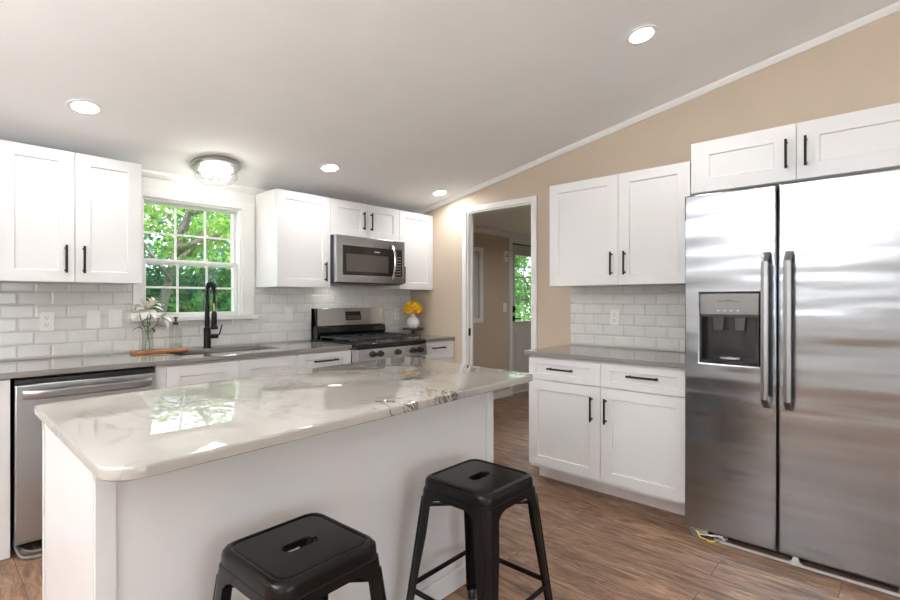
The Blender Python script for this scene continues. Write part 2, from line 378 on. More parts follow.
# hall baseboard, kitchen wall bits
struct('baseboard_hall', MB().box(.125, DW_[0]-.06, -.014, -.0005, 0, .09), M['trim'], bevel=.003)
struct('baseboard_right', MB().box(-.014, -.0005, -1.88, DO[0]-w_-.001, 0, .09), M['trim'], bevel=.003)

# kitchen window
W = sempty('window_1', ((WIN[0]+WIN[1])/2, 0, WIN[2]))
cw = .058
mb = MB(); panel(mb, 'B', WIN[0]-cw, WIN[1]+cw+.045, WIN[2]-.0, WIN[3]+cw, .0005, .018, [(WIN[0], WIN[1], WIN[2]-1, WIN[3])])
obj('window_casing', mb, M['trim'], W, bevel=.003, smooth=False)
obj('window_sill', MB().box(WIN[0]-.085, WIN[1]+.125, -.045, .06, WIN[2]-.035, WIN[2]-.002), M['trim'], W, bevel=.004)
mb = MB(); panel(mb, 'B', WIN[0]+.0005, WIN[1]-.0005, WIN[2]-.001, WIN[3]-.0005, -.0, -.155, [(WIN[0]+.012, WIN[1]-.012, WIN[2]+.004, WIN[3]-.012)])
obj('window_frame', mb, M['trim'], W, smooth=False)
mid = 1.545
def sash(x0, x1, z0, z1, yb, nm, fw, nx, nz, rail_b=None):
    mb = MB(); rb = rail_b or fw
    panel(mb, 'B', x0, x1, z0, z1, -yb, -yb-.03, [(x0+fw, x1-fw, z0+rb, z1-fw)])
    s = obj(nm, mb, M['trim'], W, bevel=.002, smooth=False)
    g = MB().box(x0+fw-.002, x1-fw+.002, yb+.014, yb+.017, z0+rb-.002, z1-fw+.002); obj('pane', g, M['glass'], s, smooth=False)
    mm = MB(); mw = .0075
    for k in range(1, nx): c = x0+fw+(x1-x0-2*fw)*k/nx; mm.box(c-mw, c+mw, yb+.006, yb+.0135, z0+rb, z1-fw)
    for k in range(1, nz): c = z0+rb+(z1-fw-z0-rb)*k/nz; mm.box(x0+fw, x1-fw, yb+.0055, yb+.013, c-mw, c+mw)
    obj('muntin_grid', mm, M['trim'], s, smooth=False); return s
sash(WIN[0]+.014, WIN[1]-.014, mid-.02, WIN[3]-.012, .072, 'upper_sash', .018, 3, 2)
sash(WIN[0]+.014, WIN[1]-.014, WIN[2]+.005, mid+.018, .036, 'lower_sash', .022, 3, 2, .020)
obj('insect_screen', MB().box(WIN[0]+.014, WIN[1]-.014, .135, .136, WIN[2]+.005, mid-.03), M['screen'], W, smooth=False)
# hall window with a pale shade
W2 = sempty('window_2', ((HWIN[0]+HWIN[1])/2, 0, HWIN[2]))
mb = MB(); panel(mb, 'B', HWIN[0]-.058, HWIN[1]+.068, HWIN[2]-.06, HWIN[3]+.058, .0005, .018, [HWIN])
obj('window_casing', mb, M['trim'], W2, bevel=.003, smooth=False)
mb = MB(); panel(mb, 'B', HWIN[0]+.001, HWIN[1]-.001, HWIN[2]+.001, HWIN[3]-.001, -.03, -.06, [(HWIN[0]+.04, HWIN[1]-.04, HWIN[2]+.04, HWIN[3]-.04)])
sh = obj('window_sash', mb, M['trim'], W2, smooth=False)
obj('pane', MB().box(HWIN[0]+.038, HWIN[1]-.038, .046, .049, HWIN[2]+.038, HWIN[3]-.038), M['glass'], sh, smooth=False)
obj('roller_shade', MB().box(HWIN[0]+.01, HWIN[1]-.01, .012, .014, HWIN[2]+.01, HWIN[3]-.01), M['shade'], W2, smooth=False)
# unseen windows, placed and sized for their light (behind and left of the camera)
for nm, F, op, off in (('window_3', 'R', LWIN[0], XL), ('window_4', 'B', BW, YF)):
    e = sempty(nm, (off if F == 'R' else (op[0]+op[1])/2, off if F == 'B' else (op[0]+op[1])/2, op[2]))
    mb = MB(); sh_ = (XL, 0, 0) if F == 'R' else (0, YF, 0)
    h2 = (op[0]+.05, (op[0]+op[1])/2-.025, op[2]+.05, op[3]-.05); h3 = ((op[0]+op[1])/2+.025, op[1]-.05, op[2]+.05, op[3]-.05)
    sgn = 1
    panel(mb, F, op[0]+.001, op[1]-.001, op[2]+.001, op[3]-.001, .04, .08, [h2, h3]); bmesh.ops.translate(mb.bm, verts=mb.bm.verts[:], vec=sh_)
    f = obj('window_frame', mb, M['trim'], e, smooth=False)
    mb = MB(); fbox(mb, F, op[0]+.03, op[1]-.03, .058, .062, op[2]+.03, op[3]-.03); bmesh.ops.translate(mb.bm, verts=mb.bm.verts[:], vec=sh_)
    obj('pane', mb, M['glass'], f, smooth=False)
# daylight lamps added outside the unseen living-side windows to brighten the room
def day_fill(name, loc, rot, sx, sy, p):
    L = bpy.data.lights.new(name, 'AREA'); L.shape = 'RECTANGLE'; L.size = sx; L.size_y = sy; L.energy = p; L.color = (.95, .975, 1)
    o = bpy.data.objects.new(name, L); COL.objects.link(o); o.location = loc; o.rotation_euler = rot
day_fill('day_fill_left', (XL-.14, (LWIN[0][0]+LWIN[0][1])/2, 1.48), (0, -PI/2, 0), 1.2, 1.15, DAY_FILL*1.0)
day_fill('day_fill_front', ((BW[0]+BW[1])/2, YF-.14, 1.2), (PI/2, 0, 0), 2.3, 1.7, DAY_FILL*.15)
# hall door
D = sempty('door_1', (sum(DW_)/2, 0, 0))
mb = MB(); panel(mb, 'B', DW_[0]-.062, DW_[1]+.062, 0, 2.035+.062, .0005, .018, [(DW_[0], DW_[1], -.5, 2.035)])
obj('door_casing', mb, M['trim'], D, bevel=.003, smooth=False)
GX0, GX1, GZ0, GZ1 = DW_[0]+.11, DW_[1]-.11, .98, 1.88
mb = MB(); panel(mb, 'B', DW_[0]+.006, DW_[1]-.006, .012, 2.018, -.03, -.074, [(GX0, GX1, GZ0, GZ1)])
ds = obj('door_slab', mb, M['hdoor'], D, bevel=.002, smooth=False)
mb = MB(); panel(mb, 'B', GX0-.03, GX1+.03, GZ0-.03, GZ1+.03, -.018, -.0295, [(GX0, GX1, GZ0, GZ1)])
for k in (1, 2):
    c = GX0+(GX1-GX0)*k/3; mb.box(c-.011, c+.011, .020, .0295, GZ0, GZ1); c = GZ0+(GZ1-GZ0)*k/3; mb.box(GX0, GX1, .0205, .029, c-.011, c+.011)
obj('glazing_bars', mb, M['hdoor'], ds, smooth=False)
obj('pane', MB().box(GX0, GX1, .048, .052, GZ0, GZ1), M['glass'], ds, smooth=False)
mb = MB()
for (a, b) in ((DW_[0]+.11, (sum(DW_))/2-.05), (sum(DW_)/2+.05, DW_[1]-.11)):
    for (za, zb) in ((.2, .86),):
        mb.prism([(a, za), (b, za), (b, zb), (a, zb)], 'y', .0295, .024); mb.prism([(a+.03, za+.03), (b-.03, za+.03), (b-.03, zb-.03), (a+.03, zb-.03)], 'y', .024, .019)
obj('raised_panels', mb, M['hdoor'], ds, bevel=.003, smooth=False)
mb = MB(); mb.box(DW_[0]+.035, DW_[0]+.095, .008, .0295, 1.10, 1.19); mb.cyl((DW_[0]+.065, .008, 1.145), .018, -.02, 'y')
obj('deadbolt', mb, M['black'], ds, bevel=.004)
mb = MB(); mb.box(DW_[0]+.035, DW_[0]+.095, .014, .0295, .985, 1.06); mb.tube([(DW_[0]+.065, .02, 1.02), (DW_[0]+.065, -.03, 1.02), (DW_[0]+.16, -.034, 1.02)], .009, 10)
obj('door_handle', mb, M['black'], ds)
obj('weather_strip', MB().box(DW_[0]+.006, DW_[1]-.006, .002, .03, 2.0195, 2.033), M['dim'], D)

# ---------------------------------------------------------------- backsplash tiling (bevelled subway tiles, one mesh per wall)
def tiles(F, regions, v0, u_off, name, label, d0=.0005):
    PW, PH = .1585, .0798; g = .0013; th = .0085; bv = .010; mb = MB()
    mb.mi = 1
    for (a, b, c, e) in regions: fbox(mb, F, a, b, d0, d0+.005, c, e)
    mb.mi = 0
    for (A, B, C, E_) in regions:
        j = int((C-v0)//PH)
        while v0+j*PH < E_-.004:
            z0 = max(v0+j*PH+g, C); z1 = min(v0+(j+1)*PH-g, E_); off = u_off+(PW/2 if j % 2 else 0)
            i = int(math.floor((A-off)/PW))
            while off+i*PW < B-.004:
                a0 = off+i*PW+g; a1 = off+(i+1)*PW-g; x0 = max(a0, A); x1 = min(a1, B)
                if x1-x0 > .006 and z1-z0 > .006:
                    t0 = z0+(bv if z0 > C or j*PH+v0+g >= C-.001 else .0005); t1 = z1-(bv if z1 < E_-.0001 else .0005)
                    s0 = x0+(bv if x0 == a0 else .0005); s1 = x1-(bv if x1 == a1 else .0005)
                    if s1 <= s0: s0 = s1 = (x0+x1)/2; s1 += .0004
                    if t1 <= t0: t0 = t1 = (z0+z1)/2; t1 += .0004
                    R = lambda p, d: [fp(F, p[0], d, p[2]), fp(F, p[1], d, p[2]), fp(F, p[1], d, p[3]), fp(F, p[0], d, p[3])]
                    mb.loft([R((x0, x1, z0, z1), d0+.0048), R((x0, x1, z0, z1), d0+th-.0035), R((s0, s1, t0, t1), d0+th)], cap0=False)
                i += 1
            j += 1
    o = obj(name, mb, [M['tile'], M['grout']], None, smooth=False)
    return setp(o, label, 'backsplash')
CT = .914
tiles('B', [(-4.2, WIN[0]-cw-.002, CT+.001, 1.371), (WIN[0]-cw-.002, WIN[1]+cw+.047, CT+.001, WIN[2]-.037), (WIN[1]+cw+.047, -.0015, CT+.001, 1.371), (-1.2150, -.4520, 1.371, 1.408)],
      .9205, -3.155, 'tile_backsplash', 'white subway tile backsplash behind the sink and the gas range')
tiles('R', [(-2.984, -1.897, CT+.001, 1.371)], .9205, -1.935, 'tile_backsplash', 'glossy white subway tile backsplash beside the refrigerator')

# ---------------------------------------------------------------- wall cabinets
UT = 2.1232; UB = 1.372
def wall_cabinet(F, u0, u1, v0, v1, doors, label, group='white wall cabinets', depth=.325):
    u0, u1 = sorted((u0, u1)); c = fp(F, (u0+u1)/2, depth/2, v0)
    t = thing('wall_cabinet', c, label, 'cabinet', group)
    mb = MB(); fbox(mb, F, u0+.0006, u1-.0006, .0015, depth-.001, v0, v1); obj('cabinet_body', mb, M['white'], t, bevel=.001, smooth=False)
    for (a, b, hu, hv, vert) in doors:
        d = shaker(F, a+.0015, b-.0015, v0+.002, v1-.002, depth+.001, parent=t, rail=.10 if v1 > 2.2 else .074)
        pull(F, hu, hv, .158, depth+.021, True, d)
    return t
wall_cabinet('B', -3.28, -2.5999, UB, UT, [(-3.28, -2.9399, -2.983, 1.504, 1), (-2.9399, -2.5999, -2.899, 1.504, 1)], 'white two-door wall cabinet left of the window')
wall_cabinet('B', -3.96, -3.2805, UB, UT, [(-3.96, -3.62, -3.66, 1.504, 1), (-3.62, -3.2805, -3.58, 1.504, 1)], 'white wall cabinet at the far left picture edge')
wall_cabinet('B', -1.6939, -1.2162, UB, UT, [(-1.6939, -1.2162, -1.268, 1.502, 1)], 'white one-door wall cabinet between the window and the microwave')
t = wall_cabinet('B', -1.2155, -.4518, 1.815, UT, [(-1.2155, -.8337, -.879, 1.965, 1), (-.8337, -.4518, -.795, 1.965, 1)], 'short white two-door wall cabinet above the microwave')
wall_cabinet('B', -.4510, -.0015, UB, UT, [(-.4510, -.0015, -.407, 1.508, 1)], 'white one-door wall cabinet in the corner, right of the microwave')
wall_cabinet('R', -2.900, -1.9092, UB, UT, [(-2.4414, -1.9092, -2.397, 1.518, 1), (-2.900, -2.4414, -2.489, 1.518, 1)], 'white two-door wall cabinet between doorway and refrigerator')
wall_cabinet('R', -3.97, -2.9029, 1.9169, 2.2253, [(-3.4366, -2.9029, -3.393, 2.062, 1), (-3.97, -3.4366, -3.480, 2.062, 1)], 'low wide white wall cabinet above the refrigerator')

# ---------------------------------------------------------------- base cabinets
BT = .8835
def base_cabinet(F, u0, u1, label, layout, toe=True, u_in=None):
    u0, u1 = sorted((u0, u1)); t = thing('base_cabinet', fp(F, (u0+u1)/2, .3, 0), label, 'cabinet', 'white base cabinets')
    mb = MB()
    if 'sink' in label and 'between' not in label:
        fbox(mb, F, u0+.0006, u1-.0006, .0015, .614, .105, .12); fbox(mb, F, u0+.0006, u1-.0006, .0015, .015, .12, BT); fbox(mb, F, u0+.0006, u0+.018, .015, .614, .12, BT); fbox(mb, F, u1-.018, u1-.0006, .015, .614, .12, BT); fbox(mb, F, u0+.018, u1-.018, .596, .614, .12, BT)
    else: fbox(mb, F, u0+.0006, u1-.0006, .0015, .614, .105 if toe else .001, BT)
    obj('cabinet_body', mb, M['white'], t, smooth=False)
    if toe:
        mb = MB(); fbox(mb, F, u0+.012, u1-.001, .35, .495, .0005, .1045); obj('toe_kick', mb, M['toe'], t, smooth=False)
    for it in layout:
        kind, a, b, c, e = it[:5]
        d = shaker(F, a+.0015, b-.0015, c, e, .615, parent=t, name=kind, rail=.062 if kind == 'drawer' else .074)
        for h in it[5:]: pull(F, h[0], h[1], h[2], .635, h[3], d)
    return t
# left end
base_cabinet('B', -3.9, -3.247, 'plain white base unit at the left edge, beside the dishwasher', [('door', -3.9, -3.249, .003, .878)], toe=False)
base_cabinet('B', -2.605, -1.6895, 'white sink base cabinet under the window', [('door', -2.551, -2.113, .12, .869), ('door', -2.113, -1.6895, .12, .869)])
base_cabinet('B', -1.689, -1.2175, 'white drawer base cabinet between sink and gas range', [('drawer', -1.689, -1.2175, .70, .872, (-1.456, .812, .21, False)), ('door', -1.689, -1.2175, .12, .692, (-1.26, .6, .158, True))])
base_cabinet('B', -.4498, -.0015, 'white narrow base cabinet in the corner, right of the range', [('drawer', -.4498, -.004, .72, .872, (-.23, .822, .17, False)), ('door', -.4498, -.004, .12, .712, (-.4, .6, .158, True))])
base_cabinet('R', -2.984, -1.9178, 'wide white base cabinet left of the refrigerator', [
    ('drawer', -2.4525, -1.9178, .7225, .868, (-2.176, .803, .19, False)), ('drawer', -2.984, -2.4535, .7225, .868, (-2.724, .808, .19, False)),
    ('door', -2.4525, -1.9178, .128, .7165, (-2.397, .575, .158, True)), ('door', -2.984, -2.4535, .128, .7165, (-2.491, .575, .158, True))])

# ---------------------------------------------------------------- worktops
def slab(mb_pts=None): pass
SK = (-2.42, -1.725, -.47, -.105)
def worktop(x0, x1, y0, y1, label, hole=None, rnd=None):
    mb = MB(); xs = sorted({x0, x1, *(hole[:2] if hole else ())}); ys = sorted({y0, y1, *(hole[2:] if hole else ())})
    m2 = MB()
    # reuse the panel grid in the x/y plane
    V = {}
    def v(i, j, k):
        if (i, j, k) not in V: V[i, j, k] = m2.bm.verts.new((xs[i], ys[j], (CT-.03, CT)[k]))
        return V[i, j, k]
    def sol(i, j):
        if i < 0 or j < 0 or i >= len(xs)-1 or j >= len(ys)-1: return False
        if not hole: return True
        cx, cy = (xs[i]+xs[i+1])/2, (ys[j]+ys[j+1])/2
        return not (hole[0] < cx < hole[1] and hole[2] < cy < hole[3])
    for i in range(len(xs)-1):
        for j in range(len(ys)-1):
            if not sol(i, j): continue
            for k in (0, 1): m2.bm.faces.new((v(i, j, k), v(i+1, j, k), v(i+1, j+1, k), v(i, j+1, k)))
            for di, dj, a, b in ((-1, 0, (i, j), (i, j+1)), (1, 0, (i+1, j), (i+1, j+1)), (0, -1, (i, j), (i+1, j)), (0, 1, (i, j+1), (i+1, j+1))):
                if not sol(i+di, j+dj): m2.bm.faces.new((v(*a, 0), v(*b, 0), v(*b, 1), v(*a, 1)))
    o = obj('worktop', m2, M['counter'], None, bevel=.003, smooth=False); return setp(o, label, 'worktop')
worktop(-3.95, -1.2175, -.648, -.0015, 'grey stone worktop around the sink, under the window', SK)
worktop(-.4498, -.0015, -.648, -.0015, 'short grey stone worktop in the corner, right of the gas range')
worktop(-.648, -.0015, -2.9845, -1.889, 'grey stone worktop beside the refrigerator')

# sink (undermount, dark) and faucet
mb = MB(); x0, x1, y0, y1 = SK; e = .012
R = lambda a, z: [(x0-a, y0-a, z), (x1+a, y0-a, z), (x1+a, y1+a, z), (x0-a, y1+a, z)]
mb.loft([R(.02, CT-.0305), R(.02, CT-.032), R(.012, CT-.034), R(.006, CT-.22)], cap0=False)
mb2 = MB(); mb2.loft([R(.02, CT-.0305), R(-.001, CT-.0305), R(-.004, CT-.20)], cap0=False)
sk = thing('kitchen_sink', ((x0+x1)/2, (y0+y1)/2, CT-.22), 'dark grey undermount sink set into the worktop under the window', 'sink')
M['sinkgrey'] = mat('dark_sink', (.15, .145, .14), .6)
mbs = MB(); mbs.loft([R(.014, CT-.0308), R(.0, CT-.0308), R(-.006, CT-.205)], cap0=False, cap1=True); mbs.loft([R(.014, CT-.0308), R(.012, CT-.225)], cap0=False)
obj('sink_bowl', mbs, M['sinkgrey'], sk, smooth=False)
obj('sink_drain', MB().lathe([(.045, 0), (.045, .003), (.03, .003), (.028, .001)], ((x0+x1)/2, (y0+y1)/2, CT-.2045)), M['chrome'], sk)
fx, fy = -2.095, -.062
f = thing('kitchen_faucet', (fx, fy, CT), 'tall black spring-neck faucet behind the sink', 'faucet')
obj('faucet_body', MB().lathe([(.029, .0005), (.029, .008), (.0245, .01), (.0245, .15), (.017, .152), (.0165, .33)], (fx, fy, CT), 28), M['black'], f)
arc = [(fx, fy, CT+.33)]
R_ = .050
for k in range(0, 15):
    a = PI*k/14; arc.append((fx+.004*(1-math.cos(a)), fy-.052*(1-math.cos(a)), CT+.425+R_*math.sin(a)))
arc.append((arc[-1][0], arc[-1][1], CT+.33))
hose = arc[:]
obj('hose', MB().tube(hose, .009, 10), M['black'], f)
# spring coil around the hose
def along(pts, s):
    pts = [Vector(p) for p in pts]; L = [(b-a).length for a, b in zip(pts, pts[1:])]; T = sum(L)*s
    for (a, b), l in zip(zip(pts, pts[1:]), L):
        if T <= l or l == L[-1] and b == pts[-1]: return a+(b-a)*min(1, T/l), (b-a).normalized()
        T -= l
coil = []
nT = 26
for k in range(nT*8+1):
    s = k/(nT*8)*.80; p, t_ = along(arc, s); u = t_.cross(Vector((.6, -.8, 0))).normalized() if abs(t_.z) < .999 else Vector((1, 0, 0)); u = (Vector((1, 0, 0))-t_*Vector((1, 0, 0)).dot(t_)).normalized(); v = t_.cross(u)
    a = 2*PI*k/8; coil.append(p+(u*math.cos(a)+v*math.sin(a))*.0165)
obj('spring', MB().tube(coil, .003, 6), M['black'], f)
hx, hy, hz = arc[-1]
obj('spray_hose', MB().tube([(hx, hy, CT+.345), (hx, hy, CT+.27)], .006, 8), M['brass'], f, label='brass coloured hose section')
obj('spray_head', MB().lathe([(.012, .0), (.019, -.01), (.019, -.105), (.026, -.115), (.026, -.132), (.012, -.134)], (hx, hy, CT+.275), 24), M['black'], f)
mb = MB(); mb.cyl((fx+.02, fy, CT+.085), .017, .055, 'x'); mb.tube([(fx+.07, fy, CT+.085), (fx+.085, fy-.01, CT+.10), (fx+.10, fy-.02, CT+.17)], .005, 8)
obj('lever_handle', mb, M['black'], f)

# ---------------------------------------------------------------- dishwasher
d = thing('dishwasher', (-2.92, -.33, 0), 'stainless steel dishwasher left of the sink cabinet', 'dishwasher')
obj('tub_body', MB().box(-3.222, -2.612, -.60, -.02, .09, .878), M['dim'], d, smooth=False)
obj('door', MB().box(-3.234, -2.612, -.652, -.604, .056, .846), M['dw'], d, bevel=.006, label='brushed stainless door')
obj('control_strip', MB().box(-3.234, -2.612, -.640, -.604, .8475, .872), M['blackp'], d, bevel=.003)
pts = []
for k in range(13):
    a = k/12; pts.append((-3.205+.57*a, -.652-.038*min(1, math.sin(PI*a)*3.2), .796))
mb = MB(); rings = []
for i, p in enumerate(pts):
    h_ = .022; th_ = .010
    rings.append([(p[0], p[1]-th_, p[2]-h_*.6), (p[0], p[1]-th_, p[2]+h_*.6), (p[0], p[1]-th_*.4, p[2]+h_), (p[0], p[1], p[2]+h_), (p[0], p[1], p[2]-h_), (p[0], p[1]-th_*.4, p[2]-h_)])
mb.loft(rings); obj('handle', mb, M['handle_steel'], d)
obj('kick_plate', MB().box(-3.218, -2.615, -.52, -.50, .003, .088), M['blackp'], d)
for i, (pp, r, nm) in enumerate((([(-3.232, -.59, .07), (-3.225, -.66, .03), (-3.20, -.72, .012), (-3.10, -.74, .010), (-3.0, -.68, .012), (-2.9, -.58, .05)], .007, 0),
                            ([(-3.222, -.56, .05), (-3.21, -.63, .02), (-3.17, -.67, .012), (-3.08, -.66, .012), (-2.98, -.60, .02), (-2.9, -.56, .04)], .009, 1),
                            ([(-3.21, -.60, .03), (-3.18, -.70, .03), (-3.10, -.71, .03), (-3.02, -.66, .06), (-2.96, -.60, .075)], .005, 2))):
    # smooth the path
    P = [Vector(p) for p in pp]; Q = []
    for a in range(len(P)-1):
        p0, p1, p2, p3 = P[max(a-1, 0)], P[a], P[a+1], P[min(a+2, len(P)-1)]
        for k in range(6):
            s = k/6; Q.append(.5*((2*p1)+(p2-p0)*s+(2*p0-5*p1+4*p2-p3)*s*s+(3*p1-p0-3*p2+p3)*s**3))
    Q.append(P[-1])
    for q in Q: q.z = max(q.z, r+.001)
    c = obj('appliance_hose', MB().tube(Q, r, 8), M['cable'])
    setp(c, ['thin grey hose looping furthest out over the floor under the dishwasher', 'thick grey hose lying on the floor under the dishwasher', 'slim grey cable hanging above the hoses under the dishwasher'][i], 'hose', 'loose hoses under the dishwasher')

# ---------------------------------------------------------------- gas range
rx0, rx1 = -1.2145, -.4528; rc = (rx0+rx1)/2
r = thing('gas_range', (rc, -.33, 0), 'stainless steel gas range with black grates under the microwave', 'stove')
obj('oven_body', MB().box(rx0, rx1, -.625, -.03, .02, .895), M['blackp'], r, smooth=False)
mb = MB()
mb.prism([(-.03, .896), (-.03, .924), (-.672, .924), (-.700, .916), (-.708, .88), (-.626, .876), (-.626, .896)], 'x', rx0, rx1)
obj('cooktop', mb, M['enamel'], r, bevel=.003)
mb = MB().prism([(-.627, .775), (-.627, .8755), (-.708, .8755), (-.718, .785), (-.711, .775)], 'x', rx0, rx1)
cp = obj('control_panel', mb, M['steel'], r, bevel=.002)
for i, x in enumerate((-1.061, -.984, -.794, -.621, -.536)):
    yy = -.7135
    kb = MB().lathe([(.026, 0), (.026, -.006), (.020, -.010), (.018, -.030), (.0001, -.031)], (x, yy, .832), 20, 'y'); kb.box(x-.004, x+.004, yy-.037, yy-.03, .814, .850)
    obj('knob', kb, M['blackp'], cp, bevel=0)
obj('oven_door', MB().box(rx0+.002, rx1-.002, -.706, -.627, .17, .768), M['steel'], r, bevel=.006)
od = [c for c in r.children if c.name.startswith('oven_door')][0]
obj('oven_window', MB().box(rx0+.12, rx1-.12, -.7085, -.7062, .30, .60), M['blackglass'], od, bevel=0)
mb = MB(); mb.tube([(rx0+.05, -.750, .722), (rx1-.05, -.750, .722)], .012, 14)
for x in (rx0+.08, rx1-.08): mb.tube([(x, -.706, .722), (x, -.750, .722)], .009, 10)
obj('oven_handle', mb, M['handle_steel'], od)
obj('storage_drawer', MB().box(rx0+.002, rx1-.002, -.702, -.627, .04, .162), M['steel'], r, bevel=.005)
mb = MB().prism([(-.05, .925), (-.05, 1.195), (-.095, 1.195), (-.125, 1.045), (-.125, 1.04), (-.09, 1.035), (-.09, .925)], 'x', rx0, rx1)
bg = obj('backguard', mb, M['steel'], r, bevel=.003)
obj('backguard_side', MB().box(rx0-.0, rx0+.012, -.128, -.05, .925, 1.196), M['blackp'], bg)
mb = MB().prism([(-.091, .925), (-.091, 1.034), (-.138, 1.034), (-.152, .985), (-.115, .925)], 'x', rx0+.012, rx1-.004)
obj('vent_trim', mb, M['enamel'], bg, bevel=.003)
# display
ux = (-.896, -.727)
def on_guard(z, o): tt = (1.195-z)/.15; return -.095-.03*tt-o
mb = MB().prism([(on_guard(1.165, .001), 1.165), (on_guard(1.165, .004), 1.165), (on_guard(1.085, .004), 1.085), (on_guard(1.085, .001), 1.085)], 'x', *ux)
dsp = obj('display', mb, M['blackglass'], bg, smooth=False)
mb = MB()
for a in range(6):
    for zz in (1.10, 1.118):
        xa = ux[0]+.022+a*.0235; mb.prism([(on_guard(zz, .0042), zz), (on_guard(zz, .0048), zz), (on_guard(zz+.004, .0048), zz+.004), (on_guard(zz+.004, .0042), zz+.004)], 'x', xa, xa+.010)
M['mark'] = mat('pale_print', (.6, .6, .58), .5)
obj('key_marks', mb, M['mark'], dsp, smooth=False)
# burners and grates
for (bx, by, br_) in ((-1.06, -.25, .04), (-1.06, -.50, .05), (rc, -.38, .055), (-.61, -.25, .045), (-.61, -.50, .05)):
    mb = MB().lathe([(br_*1.25, 0), (br_*1.25, .006), (br_, .008), (br_, .016), (br_*.8, .022), (.0001, .023)], (bx, by, .9245), 20)
    obj('burner', mb, M['iron'], r)
gw = (rx1-rx0-.04)/3
for k in range(3):
    a = rx0+.02+k*gw+.003; b = a+gw-.006; mb = MB(); z = .952; h = .007; y0_, y1_ = -.650, -.165
    for (p0, p1) in (((a, y0_), (b, y0_)), ((a, y1_), (b, y1_)), ((a, y0_), (a, y1_)), ((b, y0_), (b, y1_)), ((a, (y0_+y1_)/2), (b, (y0_+y1_)/2))):
        mb.tube([(p0[0], p0[1], z), (p1[0], p1[1], z)], h, 6)
    cxm = (a+b)/2
    for by in (-.50, -.25):
        mb.tube([(a, by, z), (cxm-.03, by, z)], h*.9, 6); mb.tube([(b, by, z), (cxm+.03, by, z)], h*.9, 6)
        for s in (-1, 1): mb.tube([(cxm, by+s*.085, z), (cxm, by+s*.03, z)], h*.9, 6)
    for px in (a, b):
        for py in (y0_, y1_, (y0_+y1_)/2): mb.tube([(px, py, z), (px, py, .9245)], h*.8, 6)
    obj('grate', mb, M['iron'], r)

# ---------------------------------------------------------------- microwave
mz0, mz1 = 1.412, 1.8135; mx0, mx1 = -1.2140, -.4530; MF = -.385
m_ = thing('microwave', ((mx0+mx1)/2, -.2, mz0), 'stainless over-the-range microwave hung under a short cabinet', 'microwave')
obj('microwave_body', MB().box(mx0, mx1, MF, -.004, mz0, mz1), M['blackp'], m_, bevel=.002)
mb = MB(); panel(mb, 'B', mx0, mx1, mz0+.006, mz1, -MF+.0005, -MF+.035, [(mx0+.070, mx1-.028, mz0+.07, mz1-.086)])
fr = obj('front_frame', mb, M['steel'], m_, bevel=.004, smooth=False)
gx0, gx1, gz0, gz1 = mx0+.0705, mx1-.0285, mz0+.0705, mz1-.0865; kp = gx1-.125
dr = obj('door_glass', MB().box(gx0, kp, MF-.032, MF-.0006, gz0, gz1), M['blackglass'], m_, bevel=.001)
obj('window_screen', MB().box(gx0+.035, kp-.045, MF-.0335, MF-.0322, gz0+.03, gz1-.065), M['ovenglass'], dr, smooth=False)
obj('print_mark', MB().box(gx0+.335, gx0+.395, MF-.0333, MF-.0322, gz1-.038, gz1-.030), M['mark'], dr, smooth=False)
kpad = obj('keypad', MB().box(kp+.002, gx1, MF-.032, MF-.0006, gz0, gz1), M['blackglass'], m_, bevel=.001)
mb = MB()
for a in range(3):
    for b in range(7): mb.box(kp+.038+a*.026, kp+.053+a*.026, MF-.0326, MF-.0322, gz0+.02+b*.026, gz0+.025+b*.026)
obj('key_marks', mb, M['mark'], kpad, smooth=False)
rings = []
for k in range(15):
    a = k/14; z = mz0+.045+(mz1-mz0-.085)*a; dd = .052*math.sin(PI*a)**.6 if 0 < a < 1 else 0; x = kp-.005; yb = MF-.033-dd
    rings.append([(x-.013, yb-.004, z), (x-.008, yb-.012, z), (x+.008, yb-.012, z), (x+.013, yb-.004, z), (x+.010, yb+.002, z), (x-.010, yb+.002, z)])
obj('handle', MB().loft(rings), M['chrome'], m_)
obj('vent_grille', MB().box(mx0+.02, mx1-.02, MF+.02, -.05, mz0-.003, mz0-.0002), M['blackp'], m_)

# ---------------------------------------------------------------- refrigerator
FX = -.731; fy0, fym, fy1 = -2.9865, -3.4132, -3.8990; fz0, fz1 = .046, 1.8329
M['dpanel0'] = mat('dark_grey_case', (.12, .12, .12), .5)
g = thing('refrigerator', (-.4, -3.44, 0), 'stainless side-by-side refrigerator with ice dispenser', 'refrigerator')
obj('fridge_body', MB().box(-.662, -.03, fy1+.004, fy0-.004, .022, fz1-.008), M['dpanel0'], g, bevel=.003)
mb = MB(); ds0, ds1, dz0, dz1 = -3.338, -3.064, .940, 1.306
panel(mb, 'R', fym+.003, fy0, fz0, fz1, .665, -FX, [(ds0, ds1, dz0, dz1)])
dl = obj('door', mb, M['fridge'], g, bevel=.009, smooth=True, seg=3, label='left freezer door with the dispenser')
mb = MB(); panel(mb, 'R', fy1, fym-.003, fz0, fz1, .665, -FX)
drr = obj('door', mb, M['fridge'], g, bevel=.009, smooth=True, seg=3)
M['cable2'] = mat('light_grey_plastic', (.50, .50, .50), .4); M['dpanel'] = mat('grey_dispenser_panel', (.20, .20, .20), .35, .5); M['paddle'] = mat('smoky_paddle', (.06, .06, .062), .15); M['dcav'] = mat('dispenser_cavity', (.014, .014, .015), .2)
zs = 1.195
mb = MB(); mb.prism([(-.726, zs), (-.735, zs), (-.735, dz1-.003), (-.672, dz1-.003), (-.672, zs)], 'y', ds0+.002, ds1-.002)
dp = obj('dispenser_panel', mb, M['dpanel'], dl, bevel=.002)
mb = MB(); fbox(mb, 'R', -3.215, -3.185, .7352, .7358, 1.268, 1.271); mb.box(-.7358, -.7352, -3.25, -3.15, 1.262, 1.265)
